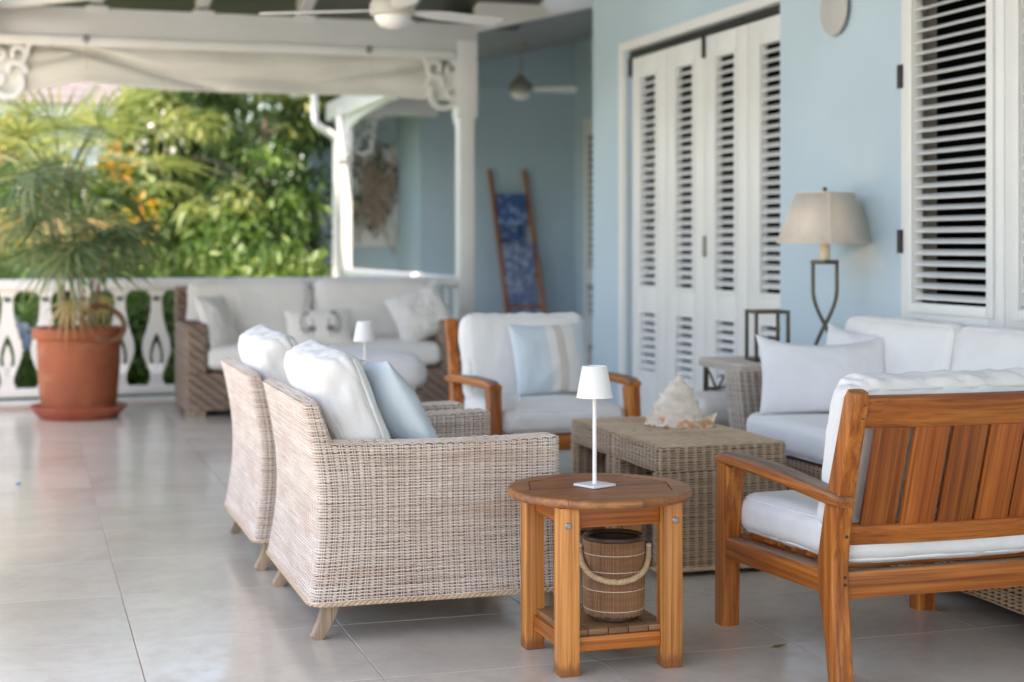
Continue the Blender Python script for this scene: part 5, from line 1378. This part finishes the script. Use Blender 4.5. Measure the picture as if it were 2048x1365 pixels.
# croton shrubs with orange leaves
def shrub(name, label, loc, blobs, n, size, mat, seed, extra=(), group='shrubs behind the balustrade', **kw):
    t = thing(name, label, 'shrub', loc, 0, group)
    put('stems', trunk_me([([(0.06*math.cos(a), 0.06*math.sin(a), -0.3), (0.12*math.cos(a), 0.12*math.sin(a), 0.2), (0.2*math.cos(a), 0.2*math.sin(a), 0.7)], 0.012, 0.005) for a in (0.3, 1.6, 2.9, 4.1, 5.4)], bark, 'stems'), t)
    put('foliage', leaves(n, blobs, size, mat, seed, name='foliage', **kw), t)
    for (nm, n2, bl2, sz2, mt2, kw2) in extra: put(nm, leaves(n2, bl2, sz2, mt2, seed + 70, name=nm, **kw2), t)
    return t
shrub('croton_shrub', 'tall croton with orange leaf clusters between the palm and cottage', (0.95, 17.6, 0), [(0, 0, 1.2, 0.5, 0.4, 0.9), (-0.5, 0, 1.4, 0.4, 0.4, 0.7)], 1500, 0.17, lf_mid, 21,
      [('orange_leaves', 110, [(0.0, -0.3, 2.05, 0.22, 0.15, 0.16), (-0.75, -0.3, 1.95, 0.15, 0.15, 0.12), (0.3, -0.3, 1.5, 0.2, 0.1, 0.3)], 0.16, lf_orange, dict(up=0.6, width=0.35)),
       ('top_stems', 260, [(0.0, 0, 1.8, 0.25, 0.2, 0.35)], 0.16, lf_lime, dict(up=0.7))], up=0.7)
shrub('croton_shrub', 'croton with a large golden leaf head at the edge of the garden', (-0.12, 18.6, 0), [(0, 0, 1.1, 0.45, 0.4, 0.9)], 1000, 0.18, lf_mid, 22,
      [('orange_leaves', 90, [(-0.08, -0.25, 2.32, 0.2, 0.15, 0.17)], 0.18, lf_orange, dict(up=0.5, width=0.4)), ('pale_flecks', 120, [(0.3, -0.3, 1.75, 0.25, 0.1, 0.25)], 0.08, fleck_white, dict(width=0.8))], up=0.6)
# hedge
hd = thing('clipped_hedge', 'bright green leafy hedge just outside the balustrade', 'hedge', (2.2, 14.4, 0))
put('stems', trunk_me([([(x_, 0.05*math.sin(x_*9), -0.3), (x_ + 0.05, 0.1, 0.3), (x_ - 0.04, 0.05, 0.8)], 0.015, 0.006) for x_ in (-1.1, -0.75, -0.4, 0, 0.35, 0.7, 1.05)], bark, 'stems'), hd)
put('foliage', leaves(7500, [(-1.35 + 0.135*k, 0.1*math.sin(k*2.1), 0.52 + 0.05*math.sin(k*1.3), 0.26, 0.42, 0.62 + 0.07*math.sin(k*2.3)) for k in range(13)], 0.15, lf_hedge, 31, name='foliage', up=0.9, droop=0.1, width=0.30), hd)
shrub('green_shrub', 'glossy mid green shrub pushing against the balusters by the pot', (0.75, 13.6, 0), [(0, 0, 0.3, 0.5, 0.45, 0.5), (0.4, 0, 0.45, 0.4, 0.4, 0.5), (-0.5, 0, 0.3, 0.45, 0.4, 0.45)], 3200, 0.12, lf_mid, 33,
      [('dark_leaves', 1400, [(0, 0.4, 0.4, 0.9, 0.3, 0.6)], 0.13, lf_dark, dict(up=0.3))], up=0.4)
shrub('green_shrub', 'light green shrub behind the balusters beside the far sofa', (1.15, 13.2, 0), [(0, 0, 0.1, 0.3, 0.3, 0.35), (0.1, 0.2, 0.45, 0.3, 0.25, 0.35)], 1300, 0.10, lf_hedge, 34, up=0.5)
shrub('plumbago_shrub', 'plumbago with pale blue flowers seen through the left balusters', (-0.12, 13.0, 0), [(0, 0, 0.15, 0.45, 0.3, 0.45), (0.2, 0.1, 0.35, 0.3, 0.25, 0.35)], 1800, 0.075, lf_mid, 35,
      [('flowers', 260, [(0.02, -0.28, 0.60, 0.06, 0.05, 0.05), (0.13, -0.28, 0.53, 0.07, 0.05, 0.06), (0.1, -0.28, 0.42, 0.06, 0.05, 0.05), (-0.08, -0.28, 0.48, 0.06, 0.05, 0.06)], 0.03, fl_blue, dict(width=0.9))], up=0.4)
shrub('green_shrub', 'dark low shrub filling the gap under the fan palm', (0.0, 14.6, 0), [(0, 0, 0.4, 0.9, 0.5, 0.6), (0.8, 0, 0.5, 0.7, 0.5, 0.6)], 3000, 0.14, lf_dark, 36, [('mid_leaves', 900, [(0.2, -0.4, 0.6, 0.9, 0.2, 0.5)], 0.13, lf_mid, dict(up=0.3))], up=0.3)
# distant wood closing the view
fw = put('distant_trees', leaves(9000, [(-10 + 2.2*k, 38 + 2*math.sin(k*1.7), 1.5, 2.0, 1.5, 2.6 + 0.8*math.sin(k*2.9)) for k in range(13)], 0.5, lf_dark, 41, name='distant_trees'), None)
fw['kind'] = 'stuff'; tag(fw, 'dark belt of distant trees closing the garden behind the cottage', 'trees')

# ------------------------------------------------------------------ palms
def fan_me(n, L, spread, droop, w, mat, seed, name='frond', split=0.35):
    """fan leaf in local space: petiole tip at origin, leaf opens towards +X"""
    rg = random.Random(seed); mb = MB()
    for k in range(n):
        a = R(-spread/2 + spread * k / (n - 1) + rg.uniform(-2, 2)); l = L * (0.78 + 0.22 * math.cos(a * 0.7)) * rg.uniform(0.9, 1.05); dr = droop * rg.uniform(0.7, 1.3)
        vs = []; 
        for i in range(5):
            u = i / 4; r = l * u; ww = w * (0.25 + 1.5 * u) if u < split + 0.16 else w * 1.0 * (1 - u) ** 0.7 * 1.2 + 0.0008
            zz = -dr * l * u ** 2.4 + 0.04 * l * u; c = Vector((r * math.cos(a), r * math.sin(a), zz)); s = Vector((-math.sin(a), math.cos(a), 0)) * ww * 0.5
            up_ = 0.25 * ww
            vs += [c - s + Vector((0, 0, up_)), c, c + s + Vector((0, 0, up_))]
        fs = []
        for i in range(4):
            b = i * 3; fs += [(b, b+1, b+4, b+3), (b+1, b+2, b+5, b+4)]
        mb.add(vs, fs)
    me = bpy.data.meshes.new(name); me.from_pydata(mb.v, [], mb.f); me.shade_smooth(); me.materials.append(mat); return me
def aim(d, roll=0):
    d = Vector(d).normalized(); q = d.to_track_quat('X', 'Z'); return (q.to_matrix() @ Matrix.Rotation(R(roll), 3, 'X')).to_euler()
# pot
Pt = thing('terracotta_pot', 'large weathered terracotta pot with a rolled rim beside the balustrade', 'pot', (0.36, 11.30, 0.018))
put('pot_body', MB().lathe([(0.02, 0), (0.235, 0.0), (0.245, 0.01), (0.262, 0.12), (0.275, 0.28), (0.281, 0.44), (0.282, 0.525), (0.30, 0.532), (0.312, 0.55), (0.315, 0.575), (0.308, 0.60), (0.29, 0.612), (0.272, 0.608), (0.262, 0.59), (0.258, 0.52), (0.02, 0.50)], 56, cap0=True).mesh('pot_body', terra), Pt)
put('soil', MB().lathe([(0.257, 0.515), (0.25, 0.54), (0.12, 0.555), (0.002, 0.56)], 32, cap1=False).mesh('soil', soil), Pt)
Sc = put('plant_saucer', MB().lathe([(0.02, 0.0), (0.26, 0.0), (0.315, 0.055), (0.328, 0.075), (0.33, 0.085), (0.322, 0.088), (0.305, 0.07), (0.255, 0.016), (0.02, 0.014)], 56).mesh('plant_saucer', terra_s), None, (0.36, 11.30, 0.0)); tag(Sc, 'round red saucer under the big terracotta pot', 'saucer')
# potted lady palm
Pp = thing('potted_palm', 'multi stemmed lady palm growing in the terracotta pot', 'palm', (0.36, 11.30, 0.57))
frs = [fan_me(11, 0.40, 200, 0.50, 0.030, lf_pot, 60 + k) for k in range(4)]
fr_dry = [fan_me(10, 0.24, 150, 0.9, 0.02, lf_dry, 70 + k) for k in range(2)]
rg = random.Random(5)
for k in range(16):
    a = rg.uniform(0, 6.28); rb = rg.uniform(0.03, 0.16); h = rg.uniform(0.42, 1.28); ln = rg.uniform(0.03, 0.24)
    b0_ = Vector((rb*math.cos(a), rb*math.sin(a), -0.03)); tp_ = b0_ + Vector((math.cos(a)*ln, math.sin(a)*ln, h))
    mb = MB(); mid = (b0_ + tp_)/2 + Vector((math.cos(a)*-0.02, math.sin(a)*-0.02, 0.02))
    mb.tube([tuple(b0_), tuple(mid), tuple(tp_)], [0.0085, 0.007, 0.006], 7); st = put('stem', mb.mesh('stem', stem_m), Pp)
    for q in range(rg.choice((2, 2, 3))):
        b = a + rg.uniform(-1.9, 1.9); el = rg.uniform(-0.1, 0.9); ll = rg.uniform(0.10, 0.24); s0 = b0_ + (tp_ - b0_) * rg.uniform(0.8, 1.0)
        e = s0 + Vector((math.cos(b)*ll*math.cos(el), math.sin(b)*ll*math.cos(el), ll*math.sin(el)))
        mb = MB(); mb.tube([tuple(s0), tuple((s0+e)/2 + Vector((0, 0, 0.02))), tuple(e)], [0.005, 0.004, 0.003], 5); put('petiole', mb.mesh('petiole', lf_pot), Pp)
        put('frond', rg.choice(frs), Pp, tuple(e), aim((math.cos(b), math.sin(b), rg.choice((-0.7, -0.3, 0.1, 0.5))), rg.uniform(-30, 30)))
    if k in (3, 9):
        e = b0_ + (tp_ - b0_)*0.5 + Vector((math.cos(a)*0.1, math.sin(a)*0.1, 0))
        put('dry_frond', fr_dry[k % 2], Pp, tuple(e), aim((math.cos(a), math.sin(a), -1.2)))
mb = MB()
for q in range(7):
    ph = rg.uniform(0, 6.28)
    mb.tube([(0.15*math.cos(2*math.pi*i/40) * (1 + 0.05*math.sin(3*2*math.pi*i/40 + ph)) + 0.012*math.cos(q), 0.012*math.sin(6*math.pi*i/40 + ph), 0.13*math.sin(2*math.pi*i/40)*(1 + 0.05*math.cos(2*2*math.pi*i/40 + ph)) + 0.012*math.sin(q*2)) for i in range(40)], 0.009, 5, closed=True, up=(0, 1, 0))
Wr = put('vine_wreath', mb.mesh('vine_wreath', vine_m), None, (0.52, 11.10, 0.66), (R(-28), R(10), R(20))); tag(Wr, 'brown twisted vine wreath propped in the terracotta pot', 'wreath')
# garden fan palm, sunlit, behind the balustrade
Gp = thing('fan_palm', 'sunlit fan palm with a bare trunk rising behind the potted palm', 'palm', (0.30, 14.3, -0.36))
put('trunk', trunk_me([([(0, 0, 0), (0.03, 0, 0.7), (-0.01, 0.02, 1.35), (0.0, 0, 1.75), (0.0, 0, 2.08)], 0.13, 0.03)], bark), Gp)
frg = [fan_me(17, 0.60, 215, 0.22, 0.034, lf_palm, 80 + k, split=0.30) for k in range(3)]; frgd = [fan_me(16, 0.50, 170, 0.35, 0.024, lf_dry, 90 + k, split=0.45) for k in range(2)]
rg = random.Random(8)
spec = [(-55, 0.9, 0.75), (-10, 1.0, 0.85), (30, 0.95, 0.9), (80, 0.7, 0.6), (120, 0.6, 0.9), (165, 0.5, 0.8), (200, 0.55, 0.85), (235, 0.7, 0.7), (-95, 0.35, 0.75), (-130, 0.75, 0.6), (-30, 0.25, 0.9), (10, 0.1, 0.7), (50, 0.4, 0.8), (-70, 0.55, 0.95), (-150, 0.15, 0.9), (-5, 0.6, 1.0), (-100, 1.2, 0.55), (40, 1.35, 0.6), (-140, 1.1, 0.7), (-80, 0.1, 0.6)]
for a, el, ll in spec:
    a = R(a); s0 = Vector((0.05*math.cos(a), 0.05*math.sin(a), 2.05)); d = Vector((math.cos(a)*math.cos(el), math.sin(a)*math.cos(el), math.sin(el))); e = s0 + d*ll
    mb = MB(); mb.tube([tuple(s0), tuple(s0 + d*ll*0.5 + Vector((0, 0, 0.05))), tuple(e)], [0.016, 0.012, 0.009], 6); put('petiole', mb.mesh('petiole', lf_palm), Gp)
    put('frond', rg.choice(frg), Gp, tuple(e), aim((d.x, d.y, d.z*0.6 - 0.1), rg.uniform(-25, 25)))
for a, rd_, dz_ in ((-115, 0.30, -1.5), (-50, 0.42, -0.5), (20, 0.40, -0.9), (160, 0.35, -0.3)):
    a = R(a); e = Vector((rd_*math.cos(a), rd_*math.sin(a), 1.80)); put('dry_frond', rg.choice(frgd), Gp, tuple(e), aim((math.cos(a)*0.6, math.sin(a)*0.6, dz_), rg.uniform(-50, 50)))
Gp2 = copy_tree(Gp, None, (-0.55, 16.2, -0.31), 140, 'second fan palm leaning in from the edge of the garden')

# ------------------------------------------------------------------ neighbouring cottage
Cg = thing('garden_cottage', 'pale cottage with a mauve shingled roof beyond the garden', 'house', (0.6, 31.0, 0.04))
bx('wall', -4.2, 2.3, 0.0, 0.2, -0.4, 3.55, pale_wall, Cg); bx('side_wall', 2.1, 2.3, 0.21, 4.0, -0.4, 3.55, pale_wall, Cg)
bx('fascia', -4.6, 2.75, -0.52, -0.46, 3.55, 3.80, white_ext, Cg, 0.01); bx('soffit', -4.6, 2.75, -0.45, 0.0, 3.56, 3.58, white_ext, Cg)
for k in range(12):
    y0 = -0.62 + 0.30*k; z0 = 3.78 + 0.165*k
    mb = MB(); mb.add([(-4.7, y0, z0), (2.85, y0, z0), (2.85, y0 + 0.34, z0 + 0.165), (-4.7, y0 + 0.34, z0 + 0.165), (-4.7, y0, z0 + 0.035), (2.85, y0, z0 + 0.035), (2.85, y0 + 0.34, z0 + 0.195), (-4.7, y0 + 0.34, z0 + 0.195)],
           [(0,3,2,1),(4,5,6,7),(0,1,5,4),(1,2,6,5),(2,3,7,6),(3,0,4,7)])
    put('shingle_course', mb.mesh('shingle_course', shingle), Cg)
for x_ in (-2.6, -0.3): 
    wd_ = bx('window', x_ - 0.45, x_ + 0.45, -0.03, -0.002, 1.3, 2.8, glass_d, Cg); bx('window_frame', -0.5, 0.5, -0.03, -0.016, -0.8, -0.75, white_ext, wd_); bx('mullion', -0.02, 0.02, -0.03, -0.016, -0.75, 0.75, white_ext, wd_)

# ------------------------------------------------------------------ wreath leaves, fallen leaf
o = put('leaf_sprays', leaves(170, [(-0.05, -0.06, 0.1, 0.32, 0.03, 0.60)], 0.11, lf_dark, 44, name='leaf_sprays', shell=0.8), Wt); o['kind'] = 'stuff'
lfm = MB(); lfm.add([(-0.03, 0, 0.001), (-0.01, 0.012, 0.004), (0.03, 0.002, 0.006), (-0.008, -0.012, 0.002), (0, 0, 0.0015)], [(0, 4, 1), (4, 2, 1), (0, 3, 4), (4, 3, 2)])
lo_ = put('fallen_leaf', lfm.mesh('fallen_leaf', lf_lime), None, (2.15, 4.22, 0.0), (0, 0, R(10))); tag(lo_, 'small yellow green leaf lying on the stone floor', 'leaf')
lo2 = put('fallen_leaf', lfm.mesh('fallen_leaf', lf_orange), None, (2.05, 4.47, 0.0), (0, 0, R(80)), (0.5, 0.5, 0.5)); tag(lo2, 'tiny orange leaf scrap on the floor by the teak chair leg', 'leaf')
cx_ = put('bottle_cap', MB().lathe([(0.012, 0), (0.012, 0.006), (0.010, 0.007)], 14).mesh('bottle_cap', m_paint('blue_plastic', (0.02, 0.12, 0.5), 0.4)), None, (-0.03, 8.22, 0.0)); tag(cx_, 'tiny blue cap lying on the pale floor', 'cap')
